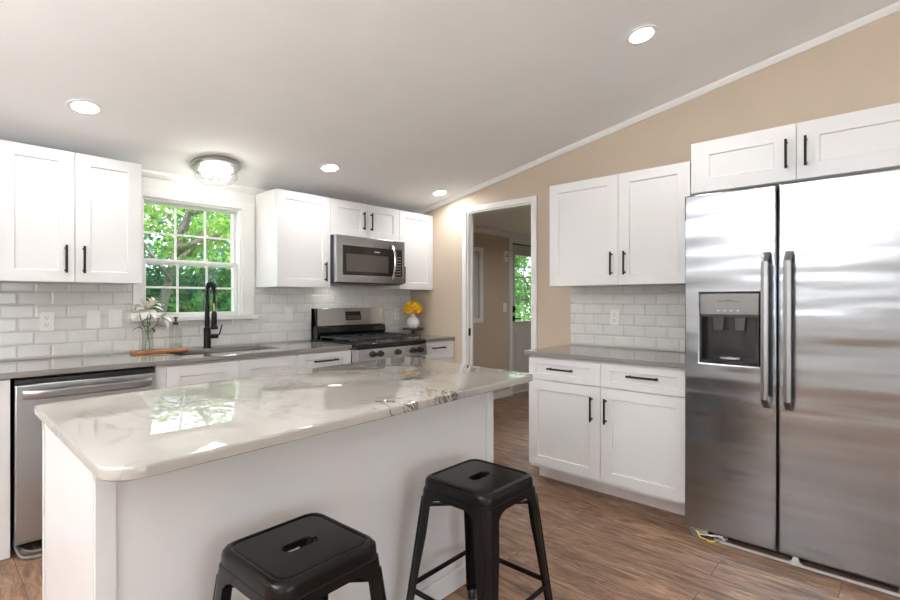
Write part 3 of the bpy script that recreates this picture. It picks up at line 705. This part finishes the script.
obj('panel_mark', mb, M['slot'], dl, smooth=False)
mb = MB()
for k in range(4): mb.box(-.7358, -.7352, -3.25+k*.03, -3.238+k*.03, 1.213, 1.217)
obj('panel_icons', mb, M['mark'], dl, smooth=False)
mb = MB()  # open-fronted box lining: back, sides, floor
mb.box(-.672, -.668, ds0+.002, ds1-.002, dz0+.002, zs); mb.box(-.728, -.672, ds0+.002, ds0+.005, dz0+.002, zs); mb.box(-.728, -.672, ds1-.005, ds1-.002, dz0+.002, zs)
mb.prism([(-.734, dz0+.002), (-.734, dz0+.018), (-.672, dz0+.028), (-.672, dz0+.002)], 'y', ds0+.005, ds1-.005)
obj('dispenser_cavity', mb, M['dcav'], dl)
mb = MB(); mb.box(-.7345, -.729, ds0+.0022, ds0+.0075, dz0, dz1-.001); mb.box(-.7345, -.729, ds1-.0075, ds1-.0022, dz0, dz1-.001); mb.box(-.7365, -.729, ds0+.002, ds1-.002, zs-.012, zs-.001)
obj('dispenser_bezel', mb, M['blackp'], dl)
for yy in (-3.145, -3.245):
    mb = MB(); mb.prism([(yy-.028, zs-.012), (yy+.028, zs-.012), (yy+.022, zs-.085), (yy-.022, zs-.085)], 'x', -.700, -.694)
    obj('dispenser_paddle', mb, M['paddle'], dl, bevel=.003)
obj('water_catch', MB().lathe([(.046, 0), (.046, .006), (.035, .006), (.032, .003), (.016, .003), (.016, .008), (.0001, .008)], (-.702, -3.20, dz0+.026), 28), M['cable2'], dl)
for (dd, yc) in ((dl, -3.370), (drr, -3.462)):
    rings = []
    for k in range(17):
        a = k/16; z = .742+.762*a; o_ = .058*min(1, math.sin(PI*a)*5)**.5 if 0 < a < 1 else 0; x = FX-.003-o_; w2 = .0165
        rings.append([(x, yc-w2, z), (x-.008, yc-w2*.85, z), (x-.013, yc, z), (x-.008, yc+w2*.85, z), (x, yc+w2, z), (x+.004, yc, z)])
    obj('handle', MB().loft(rings), M['handle_steel'], dd)
obj('base_grille', MB().box(-.655, -.60, fy1+.01, fy0-.03, .006, .0215), M['blackp'], g)
mb = MB(); mb.box(-.724, -.714, fy1, -3.13, .003, .014); mb.prism([(-3.515, .014), (-3.455, .014), (-3.470, .024), (-3.475, .044), (-3.495, .044), (-3.50, .024)], 'x', -.724, -.714)
mb.box(-.714, -.6555, fy1+.02, fy1+.05, .004, .014); mb.box(-.714, -.6555, -3.18, -3.15, .004, .014)
obj('front_rail', mb, M['cable2'], g, label='bright metal rail below the doors')
mb = MB(); mb.box(-.715, -.64, -3.10, -3.02, .020, .044); mb.cyl((-.68, -3.035, .001), .017, .019, 'z', 16); mb.box(-.70, -.66, -3.17, -3.12, .004, .032)
obj('hinge_bracket', mb, M['chrome'], g, bevel=.002)
M['ywire'] = mat('yellow_wire', (.75, .6, .03), .5)
for (off, m2, pth) in ((0, M['cable'], [(-.70, -3.00, .040), (-.735, -3.03, .012), (-.748, -3.09, .006), (-.730, -3.15, .008), (-.70, -3.17, .02)]), (1, M['ywire'], [(-.71, -3.04, .03), (-.742, -3.07, .010), (-.745, -3.12, .005), (-.72, -3.16, .010)]), (2, M['plate'], [(-.70, -3.02, .035), (-.725, -3.06, .02), (-.715, -3.11, .024), (-.71, -3.15, .03), (-.705, -3.18, .018)])):
    obj('loose_wire', MB().tube(pth, .0038, 8), m2, g)
for (x, y) in ((-.62, -3.85), (-.1, -3.85), (-.1, -3.05)): obj('foot', MB().cyl((x, y, 0.0005), .02, .021), M['blackp'], g)

# ---------------------------------------------------------------- island
IT = [(-3.296, -1.700), (-3.306, -2.668), (-1.540, -2.565), (-1.455, -1.525)]
IB = [(-3.272, -1.760), (-3.272, -2.425), (-1.700, -2.415), (-1.640, -1.760)]
def rounded(poly, r, n=8):
    out_ = []; m = len(poly)
    for i in range(m):
        p = Vector(poly[i]); a = (Vector(poly[i-1])-p).normalized(); b = (Vector(poly[(i+1) % m])-p).normalized(); rr = r[i] if isinstance(r, (list, tuple)) else r
        ang = a.angle(b); t = rr/math.tan(ang/2); c = p+(a+b).normalized()*(rr/math.sin(ang/2)); s = p+a*t; e = p+b*t
        a0 = math.atan2(s.y-c.y, s.x-c.x); a1 = math.atan2(e.y-c.y, e.x-c.x); da = (a1-a0+PI) % (2*PI)-PI
        for k in range(n+1): q = a0+da*k/n; out_.append((c.x+rr*math.cos(q), c.y+rr*math.sin(q)))
    return out_
isl = thing('kitchen_island', (-2.45, -2.1, 0), 'white kitchen island base under the veined slab', 'island')
mb = MB(); mb.prism(IB, 'z', .001, .8835); obj('island_body', mb, M['white'], isl, smooth=False)
# corner boards, front base moulding, end panel frame
fr_d = (Vector(IB[2])-Vector(IB[1])).normalized(); nrm = Vector((fr_d.y, -fr_d.x))
def front_strip(s0, s1, z0, z1, th):
    a = Vector(IB[1])+fr_d*s0; b = Vector(IB[1])+fr_d*s1
    return MB().prism([tuple(a+nrm*.0005), tuple(b+nrm*.0005), tuple(b+nrm*th), tuple(a+nrm*th)], 'z', z0, z1)
Lf = (Vector(IB[2])-Vector(IB[1])).length
obj('corner_board', front_strip(-.004, .040, .002, .882, .010), M['white'], isl, bevel=.001, smooth=False)
obj('corner_board', front_strip(Lf-.040, Lf+.004, .002, .882, .010), M['white'], isl, bevel=.001, smooth=False)
obj('base_moulding', front_strip(.041, Lf-.041, .002, .090, .012), M['white'], isl, bevel=.004, smooth=False)
xl = IB[0][0]
obj('end_trim', MB().box(xl-.010, xl-.0005, IB[0][1]-.022, IB[0][1], .002, .882), M['white'], isl, bevel=.001, smooth=False)
obj('end_panel', MB().box(xl-.006, xl-.0005, IB[1][1], IB[0][1]-.026, .002, .882), M['white'], isl, bevel=.001, smooth=False)
mb = MB(); P0 = rounded(IT, [.02, .075, .06, .06])
import itertools
def inset_poly(P, d):
    c = Vector((sum(p[0] for p in P)/len(P), sum(p[1] for p in P)/len(P))); out_ = []
    n = len(P)
    for i in range(n):
        a = Vector(P[i-1]); b = Vector(P[(i+1) % n]); t = (b-a).normalized(); nn = Vector((t.y, -t.x))
        if nn.dot(c-Vector(P[i])) < 0: nn = -nn
        q = Vector(P[i])+nn*d; out_.append((q.x, q.y))
    return out_
rings = []
for d_, z_ in ((.003, .884), (.0, .887), (0, .907), (.001, .911), (.0035, .9135), (.006, .914)):
    rings.append([(x, y, z_) for x, y in inset_poly(P0, d_)])
mb.loft(rings)
io = obj('island_worktop', mb, M['island'], None, loc=(-3.3, -1.9, .884)); setp(io, 'large white veined stone slab on the kitchen island', 'worktop')

# ---------------------------------------------------------------- stools
def make_stool(loc, rz, label):
    t = thing('metal_stool', (0, 0, 0), label, 'stool', 'black metal stools at the island')
    Nn = 64; H = .622
    def rsq(h, r, z, n=Nn):
        out_ = []
        for k in range(n):
            # quarter arcs joined by straights, uniform by angle
            a = 2*PI*(k+.5)/n; c, s = math.cos(a), math.sin(a)
            # ray to rounded square
            lo, hi = 0, h*2
            for _ in range(30):
                m = (lo+hi)/2; x, y = abs(m*c), abs(m*s); dx, dy = max(x-(h-r), 0), max(y-(h-r), 0)
                if math.hypot(dx, dy) > r: hi = m
                else: lo = m
            out_.append((lo*c, lo*s, z))
        return out_
    def slot(L, r, z, n=Nn):
        out_ = []
        for k in range(n):
            a = 2*PI*(k+.5)/n; c, s = math.cos(a), math.sin(a); lo, hi = 0, L+r
            for _ in range(30):
                m = (lo+hi)/2; x, y = m*c, m*s; dx = max(abs(x)-L, 0)
                if math.hypot(dx, y) > r: hi = m
                else: lo = m
            out_.append((lo*c, lo*s, z))
        return out_
    mb = MB()
    mb.loft([slot(.030, .0205, H-.022), slot(.030, .0200, H-.006), slot(.031, .0220, H-.0025), slot(.033, .0245, H-.0025), rsq(.124, .03, H-.0025), rsq(.128, .03, H-.0025), rsq(.132, .032, H-.004), rsq(.1365, .034, H-.0005), rsq(.141, .036, H), rsq(.148, .039, H-.003),
             rsq(.1525, .040, H-.009), rsq(.1545, .040, H-.018), rsq(.1555, .040, H-.040), rsq(.1575, .040, H-.042), rsq(.1590, .040, H-.066), rsq(.1575, .039, H-.066), rsq(.1535, .038, H-.035), rsq(.150, .038, H-.014), rsq(.128, .03, H-.006), slot(.0315, .0230, H-.006), slot(.0305, .0220, H-.022)], cap0=False, cap1=False)
    # close slot lip
    obj('seat', mb, M['stool'], t)
    for (sx, sy) in ((1, 1), (-1, 1), (-1, -1), (1, -1)):
        def prof_(z, arm, half, r=.036, off=0):
            c = half-r; pts = [(half-arm, half-off)]
            n = 6
            pts += [(c+(r-off)*math.sin(PI/2*k/n), c+(r-off)*math.cos(PI/2*k/n)) for k in range(n+1)]
            pts += [(half-off, half-arm)]
            return pts
        rings = []
        for (z, arm, half, r) in ((H-.045, .110, .1580, .038), (H-.066, .098, .1600, .038), (H-.074, .076, .1608, .038), (H-.090, .062, .1625, .037), (H-.20, .060, .172, .033), (.30, .050, .1835, .029), (.15, .042, .198, .025), (.035, .034, .2095, .021)):
            o1 = prof_(z, arm, half, r, 0); i1 = prof_(z, arm, half, r, .0028)[::-1]
            rings.append([(sx*x, sy*y, z) for x, y in o1+i1])
        obj('leg', MB().loft(rings), M['stool'], t)
        lg = t.children[-1]
        # raised centre rib
        rb = []
        for (z, half, r) in ((H-.075, .1602, .038), (H-.2, .172, .033), (.30, .1835, .029), (.06, .207, .021)):
            c = (half-r)+r*math.cos(PI/4)-.0015; w4 = .007
            rb.append([(sx*(c+w4), sy*(c-w4), z), (sx*(c+.0045+w4*.5), sy*(c+.0045-w4*.5), z), (sx*(c+.0045-w4*.5), sy*(c+.0045+w4*.5), z), (sx*(c-w4), sy*(c+w4), z)])
        obj('leg_rib', MB().loft(rb), M['stool'], lg)
        ft = MB(); c = .196
        ft.lathe([(.017, .0005), (.018, .006), (.016, .034), (.012, .040)], (sx*c, sy*c, 0), 14); obj('rubber_foot', ft, M['blackp'], lg)
    zb = .215; hb = .1885
    for (a, b) in (((1, 1), (-1, 1)), ((-1, 1), (-1, -1)), ((-1, -1), (1, -1)), ((1, -1), (1, 1))):
        mb = MB(); A = Vector((a[0]*hb, a[1]*hb, zb)); B = Vector((b[0]*hb, b[1]*hb, zb)); dr_ = (B-A).normalized(); A += dr_*.012; B -= dr_*.012; nn = Vector((-dr_.y, dr_.x, 0))
        mb.loft([[P_+nn*q[0]+Vector((0, 0, q[1])) for q in ((-.003, -.009), (.003, -.009), (.003, .009), (-.003, .009))] for P_ in (A, B)])
        obj('stretcher', mb, M['stool'], t)
    mb = MB()
    for s in (1, -1):
        A = Vector((.150, .150*s, H-.098)); B = -Vector((.150, .150*s, -(H-.098))); B.z = H-.098; dr_ = (B-A).normalized(); nn = Vector((-dr_.y, dr_.x, 0)); zo = .0 if s == 1 else .007
        mb.loft([[P_+nn*q[0]+Vector((0, 0, q[1]-zo)) for q in ((-.010, -.003), (.010, -.003), (.010, .003), (-.010, .003))] for P_ in (A, B)])
    obj('cross_brace', mb, M['stool'], t)
    t.location = loc; t.rotation_euler = (0, 0, rz); return t
M['stool'] = mat('gunmetal_gloss_paint', (.007, .0068, .0068), .22, .1, .3, 0)
s1 = make_stool((-2.872, -2.682, 0), math.radians(2), 'black metal stool at bottom left, its legs cut off by the picture edge')
s2 = copy_tree(s1); s2.location = (-2.150, -2.710, 0); s2.rotation_euler = (0, 0, math.radians(1)); s2['label'] = 'black metal stool at the island, nearer the refrigerator, legs in view'

# ---------------------------------------------------------------- things on the worktops
b = setp(obj('wooden_board', MB().prism(rounded([(-2.60, -.075), (-2.60, -.205), (-2.265, -.215), (-2.265, -.085)], .03), 'z', CT+.0006, CT+.018), M['board'], bevel=.003), 'small wooden tray board left of the faucet, holding vase and bottle', 'board')
BZ = CT+.0186
vx, vy = -2.51, -.14
v = thing('flower_vase', (vx, vy, BZ), 'clear glass vase of lilies on the wooden board', 'vase')
obj('vase_glass', MB().lathe([(.002, .0), (.036, 0), (.038, .004), (.034, .06), (.030, .10), (.036, .135), (.0345, .135), (.0285, .10), (.0325, .06), (.035, .008), (.002, .006)], (vx, vy, BZ), 28, cap0=False, cap1=False), M['jar'], v)
def petal_mb(mb, base, dirv, L, wd, curl):
    d_ = dirv.normalized(); side = d_.cross(Vector((0, 0, 1))).normalized() if abs(d_.z) < .98 else Vector((1, 0, 0)); nn = side.cross(d_).normalized(); rings = []
    for k in range(7):
        s = k/6; c = base+d_*L*s-nn*curl*L*s*s*1.0+nn*.15*L*math.sin(PI*s); w5 = wd*math.sin(PI*min(.98, .12+.86*s))**.8+.0006
        rings.append([c-side*w5+nn*.003, c+nn*.0004, c+side*w5+nn*.003, c-nn*.0016])
    mb.loft(rings)
lil = [((-.060, -.02, .255), (-.9, -.5, .35), 1.0, 'white lily opening to the left in the glass vase'), ((-.012, -.045, .275), (-.1, -.9, .25), 1.15, 'largest white lily facing the room above the vase'),
       ((.075, -.03, .215), (.95, -.35, -.1), 1.0, 'white lily drooping right towards the soap bottle'), ((.03, .0, .30), (.4, -.3, .8), .8, 'upper white lily with buds above the vase')]
for i, (h, dv, sc, lb) in enumerate(lil):
    base = Vector((vx, vy, BZ)); H_ = base+Vector(h); fv = Vector(dv).normalized()
    s0 = base+Vector((-.014 if h[0] > 0 else .014, .004*(i-1.5), .010)); t = thing('lily_stem', tuple(s0), lb, 'flower', 'lilies in the glass vase')
    mid_ = base+Vector((h[0]*.12, h[1]*.1, .125))
    obj('stem', MB().tube([s0, mid_, base+Vector((h[0]*.7, h[1]*.6, h[2]*.82)), H_-fv*.012], .0028, 8), M['stem'], t)
    mb = MB(); q = fv.to_track_quat('Z', 'Y')
    for k in range(6):
        a = k*PI/3; loc_ = Vector((math.cos(a)*(.75 if k % 2 else .9), math.sin(a)*(.75 if k % 2 else .9), .75)); petal_mb(mb, H_, q @ loc_, .085*sc, .022*sc, .25)
    bl = obj('blossom', mb, M['petal'], t)
    mb = MB()
    for k in range(5):
        a = k*2*PI/5; tip = H_+q @ (Vector((math.cos(a)*.012, math.sin(a)*.012, .038))*sc); mb.tube([H_, tip], .0007, 5); mb.tube([tip-Vector((.003, 0, 0)), tip+Vector((.003, 0, 0))], .0016, 5)
    obj('stamens', mb, M['anther'], bl)
    mb = MB()
    for k in range(2):
        p_ = base+Vector((h[0]*.5, h[1]*.4, h[2]*(.55+.18*k))); petal_mb(mb, p_, Vector((h[0]*4+(.5 if k else -.5), -.2, .35)), .06, .008, .5)
    obj('leaf', mb, M['stem'], t)
    if i in (0, 3):
        mb = MB(); tip = H_+Vector((-.015 if i == 0 else -.008, 0, .055 if i == 3 else .04)); mb.tube([H_-fv*.01, tip-Vector((0, 0, .02))], .0015, 6); mb.tube([tip-Vector((0, 0, .022)), tip-Vector((0, 0, .008)), tip+Vector((0, 0, .008))], [.003, .007, .001], 8); obj('bud', mb, M['bud'], t)
# soap bottle
bx, by = -2.335, -.135
so_ = thing('soap_bottle', (bx, by, BZ), 'clear glass soap bottle with black pump on the wooden board', 'bottle')
mb = MB(); rr = lambda h, z: [(bx+x, by+y, z) for x, y in rounded([(-h, -h*.8), (h, -h*.8), (h, h*.8), (-h, h*.8)], min(.012, h*.5), 4)]
mb.loft([rr(.034, BZ), rr(.036, BZ+.004), rr(.036, BZ+.125), rr(.030, BZ+.138), rr(.014, BZ+.150), rr(.013, BZ+.165)])
obj('bottle_glass', mb, M['jar'], so_)
obj('dip_tube', MB().tube([(bx-.002, by, BZ+.166), (bx-.015, by, BZ+.01)], .0018, 6), M['plate'], so_)
obj('soap', MB().loft([rr(.0325, BZ+.006), rr(.0325, BZ+.035)]), M['water'], so_)
mb = MB().lathe([(.017, 0), (.017, .018), (.007, .02), (.007, .045), (.012, .046), (.012, .056), (.002, .058)], (bx, by, BZ+.164), 20); mb.tube([(bx, by, BZ+.215), (bx+.0, by-.035, BZ+.213)], .004, 8)
obj('pump', mb, M['blackp'], so_)
# corner flowers
kx, ky = -.140, -.200
p = thing('pedestal_tray', (kx, ky, CT), 'dark round pedestal tray in the corner, under the white vase', 'tray')
obj('tray_top', MB().lathe([(.002, .055), (.104, .055), (.108, .059), (.108, .071), (.102, .0725), (.002, .0725)], (kx, ky, CT), 36, cap0=False, cap1=False), mat('espresso_wood', (.03, .022, .02), .4), p)
obj('pedestal', MB().lathe([(.06, .0006), (.062, .006), (.018, .014), (.014, .04), (.03, .0548)], (kx, ky, CT), 28), bpy.data.materials['espresso_wood'], p)
VZ = CT+.073
vs2 = setp(obj('round_vase', MB().lathe([(.002, 0), (.035, 0), (.058, .025), (.066, .055), (.060, .085), (.035, .108), (.021, .116), (.021, .130), (.027, .137), (.023, .137), (.017, .128), (.017, .115), (.002, .09)], (kx, ky, VZ), 36, cap0=False, cap1=False), M['ceramic']), 'round white ceramic vase of yellow flowers in the corner', 'vase')
def flower(parentless_loc):
    pass
spots = []
for k in range(19):
    a = k*2.399; zz = 1-(k+.5)/19*1.45; rr_ = math.sqrt(max(0, 1-zz*zz)); spots.append(Vector((rr_*math.cos(a), rr_*math.sin(a), zz)))
proto = None
for i, sdir in enumerate(spots):
    c = Vector((kx, ky, VZ+.195))+Vector((sdir.x*.070, sdir.y*.070, sdir.z*.052))
    if proto is None:
        mb = MB()
        for ringi, (n_, el, L) in enumerate(((9, .25, .034), (8, .65, .031), (6, 1.1, .024))):
            for k in range(n_):
                a = 2*PI*k/n_+ringi*.3; petal_mb(mb, Vector((0, 0, .002*ringi)), Vector((math.cos(a)*math.cos(el), math.sin(a)*math.cos(el), math.sin(el))), L*1.15, .0125, .15)
        proto = obj('yellow_flower', mb, M['yellow'], None, loc=(0, 0, 0))
        st = obj('flower_stem', MB().tube([(0, 0, 0), (0, 0, -.02)], .0018, 6), M['stem'], proto); o = proto
    else: o = copy_tree(proto)
    o.location = c; o.rotation_euler = sdir.to_track_quat('Z', 'Y').to_euler()
    setp(o, 'bright yellow-orange bloom packed into the round white vase', 'flower', 'yellow blooms in the round white vase')

# ---------------------------------------------------------------- outlets and switches
def plate(F, u, v, kind, label, d=.0092, w=.072, h=.116):
    t = thing('wall_outlet' if kind == 'outlet' else 'light_switch', fp(F, u, d, v-h/2), label, 'outlet' if kind == 'outlet' else 'switch', 'wall plates')
    mb = MB(); fbox(mb, F, u-w/2, u+w/2, d, d+.006, v-h/2, v+h/2); obj('cover_plate', mb, M['plate'], t, bevel=.002)
    if kind == 'outlet':
        for s in (-1, 1):
            mb = MB(); fbox(mb, F, u-.016, u+.016, d+.0062, d+.0085, v+s*.022-.013, v+s*.022+.013); r_ = obj('receptacle', mb, M['plate'], t, bevel=.001)
            mb = MB()
            for q in (-.006, .006): fbox(mb, F, u+q-.0011, u+q+.0011, d+.0086, d+.0089, v+s*.022-.002, v+s*.022+.008)
            fbox(mb, F, u-.002, u+.002, d+.0086, d+.0089, v+s*.022-.010, v+s*.022-.006); obj('slots', mb, M['slot'], r_, smooth=False)
    else:
        mb = MB(); fbox(mb, F, u-.016, u+.016, d+.0062, d+.012, v-.032, v+.032); obj('rocker', mb, M['plate'], t, bevel=.001)
plate('B', -3.02, 1.139, 'outlet', 'white outlet on the tiles above the dishwasher')
plate('B', -2.783, 1.144, 'switch', 'left one of two rocker switches on the tiles beside the window')
plate('B', -2.664, 1.146, 'switch', 'rocker switch nearest the window casing, above the worktop', w=.078)
plate('B', -1.405, 1.150, 'switch', 'white switch on the tiles between window and range')
plate('B', -.195, 1.125, 'outlet', 'white outlet on the tiles behind the yellow flowers')
plate('R', -2.268, 1.140, 'outlet', 'white outlet on the tiles beside the refrigerator')
plate('B', 1.685, 1.173, 'switch', 'cream switch beside the hall door handle', d=.0006)
o = thing('door_chime', (1.692, -.001, 1.79), 'small white box high on the hall wall beside the door', 'chime')
obj('chime_box', MB().box(1.655, 1.73, -.03, -.0006, 1.77, 1.91), M['plate'], o, bevel=.004)
obj('chime_button', MB().box(1.675, 1.71, -.034, -.0302, 1.835, 1.85), M['slot'], o)

# ---------------------------------------------------------------- lamps
al = math.atan(SL)
def can(x, y, label, power=CAN_W, hidden=False):
    z = cz(y); sgn = 1 if y > RID else -1
    t = thing('recessed_light', (x, y, z-.002), label, 'ceiling light', 'recessed ceiling lights')
    obj('trim_ring', MB().lathe([(.060, -.004), (.078, -.004), (.082, -.0005), (.060, -.0005)], (x, y, z-.002), 36, cap0=False, cap1=False), M['trim'], t)
    obj('lens', MB().cyl((x, y, z-.0055), .0600, .003, 'z', 32), M['lens'], t)
    L = bpy.data.lights.new('recessed_lamp', 'AREA'); L.shape = 'DISK'; L.size = .115; L.energy = power; L.color = (1, .99, .975); L.spread = math.radians(165)
    lo = bpy.data.objects.new('recessed_lamp', L); COL.objects.link(lo); lo.location = (0, 0, -.009); lo.parent = t
    t.rotation_euler = (sgn*al*-1, 0, 0)
    # z slope: ceiling rises towards -y
    return t
can(-2.960, -.700, 'recessed ceiling light above the left wall cabinets')
can(-1.425, -.650, 'recessed ceiling light above the cabinet left of the microwave')
can(-.222, -.655, 'recessed ceiling light in the corner above the doorway')
can(-.965, -2.845, 'recessed ceiling light highest up, in front of the refrigerator')
for (x, y) in ((-4.6, -1.2), (-4.6, -3.1), (-1.0, -5.6), (-2.9, -5.6), (-4.8, -5.6)):
    can(x, y, 'unseen recessed ceiling light added over the room behind the camera', CAN_W*(.3 if y < -4 else 1))  # out-of-view lamps added for ambient light
hl = can(1.55, -1.7, 'unseen recessed ceiling light added in the hall behind the doorway', 9)  # out-of-view lamp added to brighten the hall
hl.location.z = 2.163; hl.rotation_euler = (0, 0, 0)
# flush mount fixture
qx, qy = -2.14, -.325; qz = cz(qy)
fm = thing('flush_mount_lamp', (qx, qy, qz-.004), 'round glass flush-mount ceiling lamp with dark metal ring above the window', 'ceiling lamp')
M['nickel'] = mat('brushed_nickel', (.42, .41, .40), .3, 1)
obj('canopy', MB().lathe([(.002, 0), (.158, 0), (.160, -.006), (.160, -.016), (.152, -.018), (.150, -.030), (.140, -.034), (.120, -.034), (.002, -.030)], (qx, qy, qz-.004), 48, cap0=False, cap1=False), M['nickel'], fm)
obj('glare_disc', MB().lathe([(.002, -.0345), (.112, -.0345), (.112, -.0375), (.002, -.0375)], (qx, qy, qz-.004), 40, cap0=False, cap1=False), M['ceramic'], fm)  # white disc added under the canopy, standing in for bulb glare
obj('glass_bowl', MB().lathe([(.138, -.036), (.135, -.060), (.128, -.066), (.136, -.080), (.135, -.100), (.115, -.116), (.08, -.122), (.002, -.124), (.002, -.121), (.08, -.119), (.113, -.113), (.131, -.098), (.132, -.082), (.124, -.066), (.131, -.060), (.135, -.036)], (qx, qy, qz-.004), 48, cap0=False, cap1=False), M['lampglass'], fm)
for s in (-1, 1):
    bx_ = qx+s*.055
    sk_ = obj('bulb_socket', MB().tube([(qx+s*.015, qy, qz-.052), (qx+s*.035, qy, qz-.060)], .013, 12), M['nickel'], fm)
    obj('bulb', MB().lathe([(.002, -.034), (.022, -.030), (.034, -.010), (.034, .006), (.022, .016), (.011, .022)], (bx_+s*.006, qy, qz-.074), 18), M['bulb'], fm)
pl = bpy.data.lights.new('flush_lamp', 'POINT'); pl.energy = 2.2; pl.shadow_soft_size = .04; pl.color = (1, .97, .92)
po = bpy.data.objects.new('flush_lamp', pl); COL.objects.link(po); po.parent = fm; po.location = (0, 0, -.10)
fm.rotation_euler = (-al, 0, 0)
# two unseen uplighters added to bounce fill light off the ceiling
UP = 125.0
M['bowl'] = mat('lamp_bowl_metal', (.5, .48, .45), .4, .8)
for (x, y, p, lb) in ((-5.5, -2.7, UP, 'unseen metal uplighter added left of the camera to light the ceiling'), (-2.0, -6.4, UP*.08, 'unseen metal uplighter added near the rear window as fill')):
    t = thing('fill_lamp', (x, y, 0), lb, 'floor lamp', 'added uplighters for fill')
    obj('base', MB().lathe([(.002, .0008), (.14, .0008), (.14, .012), (.02, .028), (.002, .028)], (x, y, 0), 32, cap0=False, cap1=False), M['bowl'], t)
    obj('pole', MB().tube([(x, y, .028), (x, y, 1.38)], .012, 12), M['bowl'], t)
    obj('lamp_bowl', MB().lathe([(.013, 1.38), (.05, 1.39), (.13, 1.43), (.17, 1.49), (.168, 1.49), (.127, 1.435), (.05, 1.397), (.013, 1.39)], (x, y, 0), 36, cap0=False, cap1=False), M['bowl'], t)
    L = bpy.data.lights.new('uplighter', 'AREA'); L.shape = 'DISK'; L.size = .22; L.energy = p; L.color = (.97, .985, 1)
    o = bpy.data.objects.new('uplighter', L); COL.objects.link(o); o.parent = t; o.location = (0, 0, 1.475); o.rotation_euler = (PI, 0, 0)
# light under the microwave
ul = bpy.data.lights.new('hood_lamp', 'AREA'); ul.energy = .22; ul.size = .10; ul.color = (1, .97, .92); uo = bpy.data.objects.new('hood_lamp', ul); COL.objects.link(uo); uo.parent = m_; uo.location = (-.2, .05, -.008)

# ---------------------------------------------------------------- outdoors
struct('ground', MB().box(-40, 40, .17, 60, -.7, -.5), M['grass'], smooth=False)
def leaves(center, rad, n, size, m, name, parent, seed, flat=1.):
    rnd = random.Random(seed); vs3 = []; fs = []
    C_ = Vector(center); cl = [Vector([max(-.82, min(.82, rnd.gauss(0, .42))) for _ in range(3)]) for _ in range(max(6, n//70))]
    for i in range(n):
        q = cl[i % len(cl)]; d_ = q+Vector([max(-.18, min(.18, rnd.gauss(0, .12))) for _ in range(3)])
        c = C_+Vector((d_.x*rad[0], d_.y*rad[1], d_.z*rad[2])); s = size*rnd.uniform(.6, 1.3)
        a = Vector([rnd.gauss(0, 1) for _ in range(3)]).normalized(); b_ = a.cross(Vector([rnd.gauss(0, 1) for _ in range(3)])).normalized(); nn = a.cross(b_)
        k = len(vs3); vs3 += [c-a*s, c+b_*s*.5+nn*s*.1, c+a*s, c-b_*s*.5+nn*s*.1]; fs += [(k, k+1, k+2), (k, k+2, k+3)]
    me = bpy.data.meshes.new(name); me.from_pydata([tuple(v_-Vector(parent.location)) for v_ in vs3], [], fs); me.materials.append(m)
    o = bpy.data.objects.new(name, me); COL.objects.link(o); o.parent = parent; return o
def tree(x, y, h, crown, n, size, m, label, seed, lean=.1, group='trees outside the windows', cz_=None):
    t = thing('garden_tree', (x, y, -.5), label, 'tree', group); rnd = random.Random(seed+99); top = Vector((x+lean*h, y, h*.75))
    mb = MB(); pts = [Vector((x, y, -.5)), Vector((x+lean*h*.2, y, h*.2)), Vector((x+lean*h*.6, y+.1, h*.5)), top]
    mb.tube(pts, [.03*h**.8, .022*h**.8, .015*h**.8, .006], 8); obj('trunk', mb, M['bark'], t)
    for k in range(6):
        s = .3+.1*k; b0 = pts[1].lerp(top, s); d_ = Vector((rnd.uniform(-1, 1), rnd.uniform(-1, .4), rnd.uniform(.1, .8))).normalized()*crown[0]*.8
        obj('branch', MB().tube([b0, b0+d_*.45+Vector((0, 0, .1)), b0+d_], [.012*h**.7, .008*h**.7, .003], 6), M['bark'], t)
    leaves((x+lean*h*.7, y, cz_ if cz_ else h*.62), crown, n, size, m, 'foliage', t, seed); return t
tree(-1.55, 3.4, 4.2, (1.6, .9, .95), 1400, .060, M['leafA'], 'near maple tree outside the kitchen window, big bright leaves', 1, .18, cz_=2.45)
tree(2.6, 7.4, 5.2, (1.7, 1.1, 1.7), 2600, .065, M['leafB'], 'dark leaning tree in the right half of the kitchen window', 2, -.15, cz_=2.6)
tree(-.3, 9.9, 6.0, (2.4, 1.3, 1.9), 3400, .075, M['leafB'], 'deep green tree in the left half of the kitchen window', 3, .05, cz_=2.4)
tree(3.4, 14, 7.0, (3.4, 1.6, 2.4), 3200, .11, M['leafA'], 'tall light green tree far beyond the kitchen window', 4, .03, cz_=3.0)
tree(9.6, 6.0, 5.5, (2.6, 1.4, 2.5), 8000, .09, M['leafC'], 'green tree seen through the hall door glass', 5, .0, cz_=2.0)
tree(17.0, 13.0, 6.5, (4.0, 2.0, 3.0), 3500, .13, M['leafB'], 'dark tree behind the one in the hall door glass', 6, .0, cz_=2.4)
for i, (hx_, hy_, lb) in enumerate(((-.95, 5.4, 'green bush low in the left of the kitchen window'), (.85, 5.4, 'green bush low in the right of the kitchen window'), (6.3, 3.6, 'green bush low in the hall door glass'), (2.9, 11.0, 'green bush low under the far light green tree'))):
    t = thing('garden_bush', (hx_, hy_, -.5), lb, 'bush', 'bushes outside the windows')
    obj('stems', MB().tube([(hx_, hy_, -.5), (hx_+.05, hy_, .6)], [.05, .02], 6), M['bark'], t)
    leaves((hx_, hy_, .45), (.86, .7, .95), 3000, .050, M['leafC'], 'foliage', t, 20+i)
h = thing('garden_hedge', (5, 17, -.5), 'long dense green hedge closing the garden in the distance', 'hedge')
hf = leaves((5, 17, 1.05), (11, .9, 1.9), 12000, .22, M['leafB'], 'foliage', h, 77)
obj('hedge_core', MB().prism([(16.6, -.5), (17.4, -.5), (17.3, 1.7), (16.9, 2.1), (16.7, 1.7)], 'x', -5, 15), M['leafB'], h)
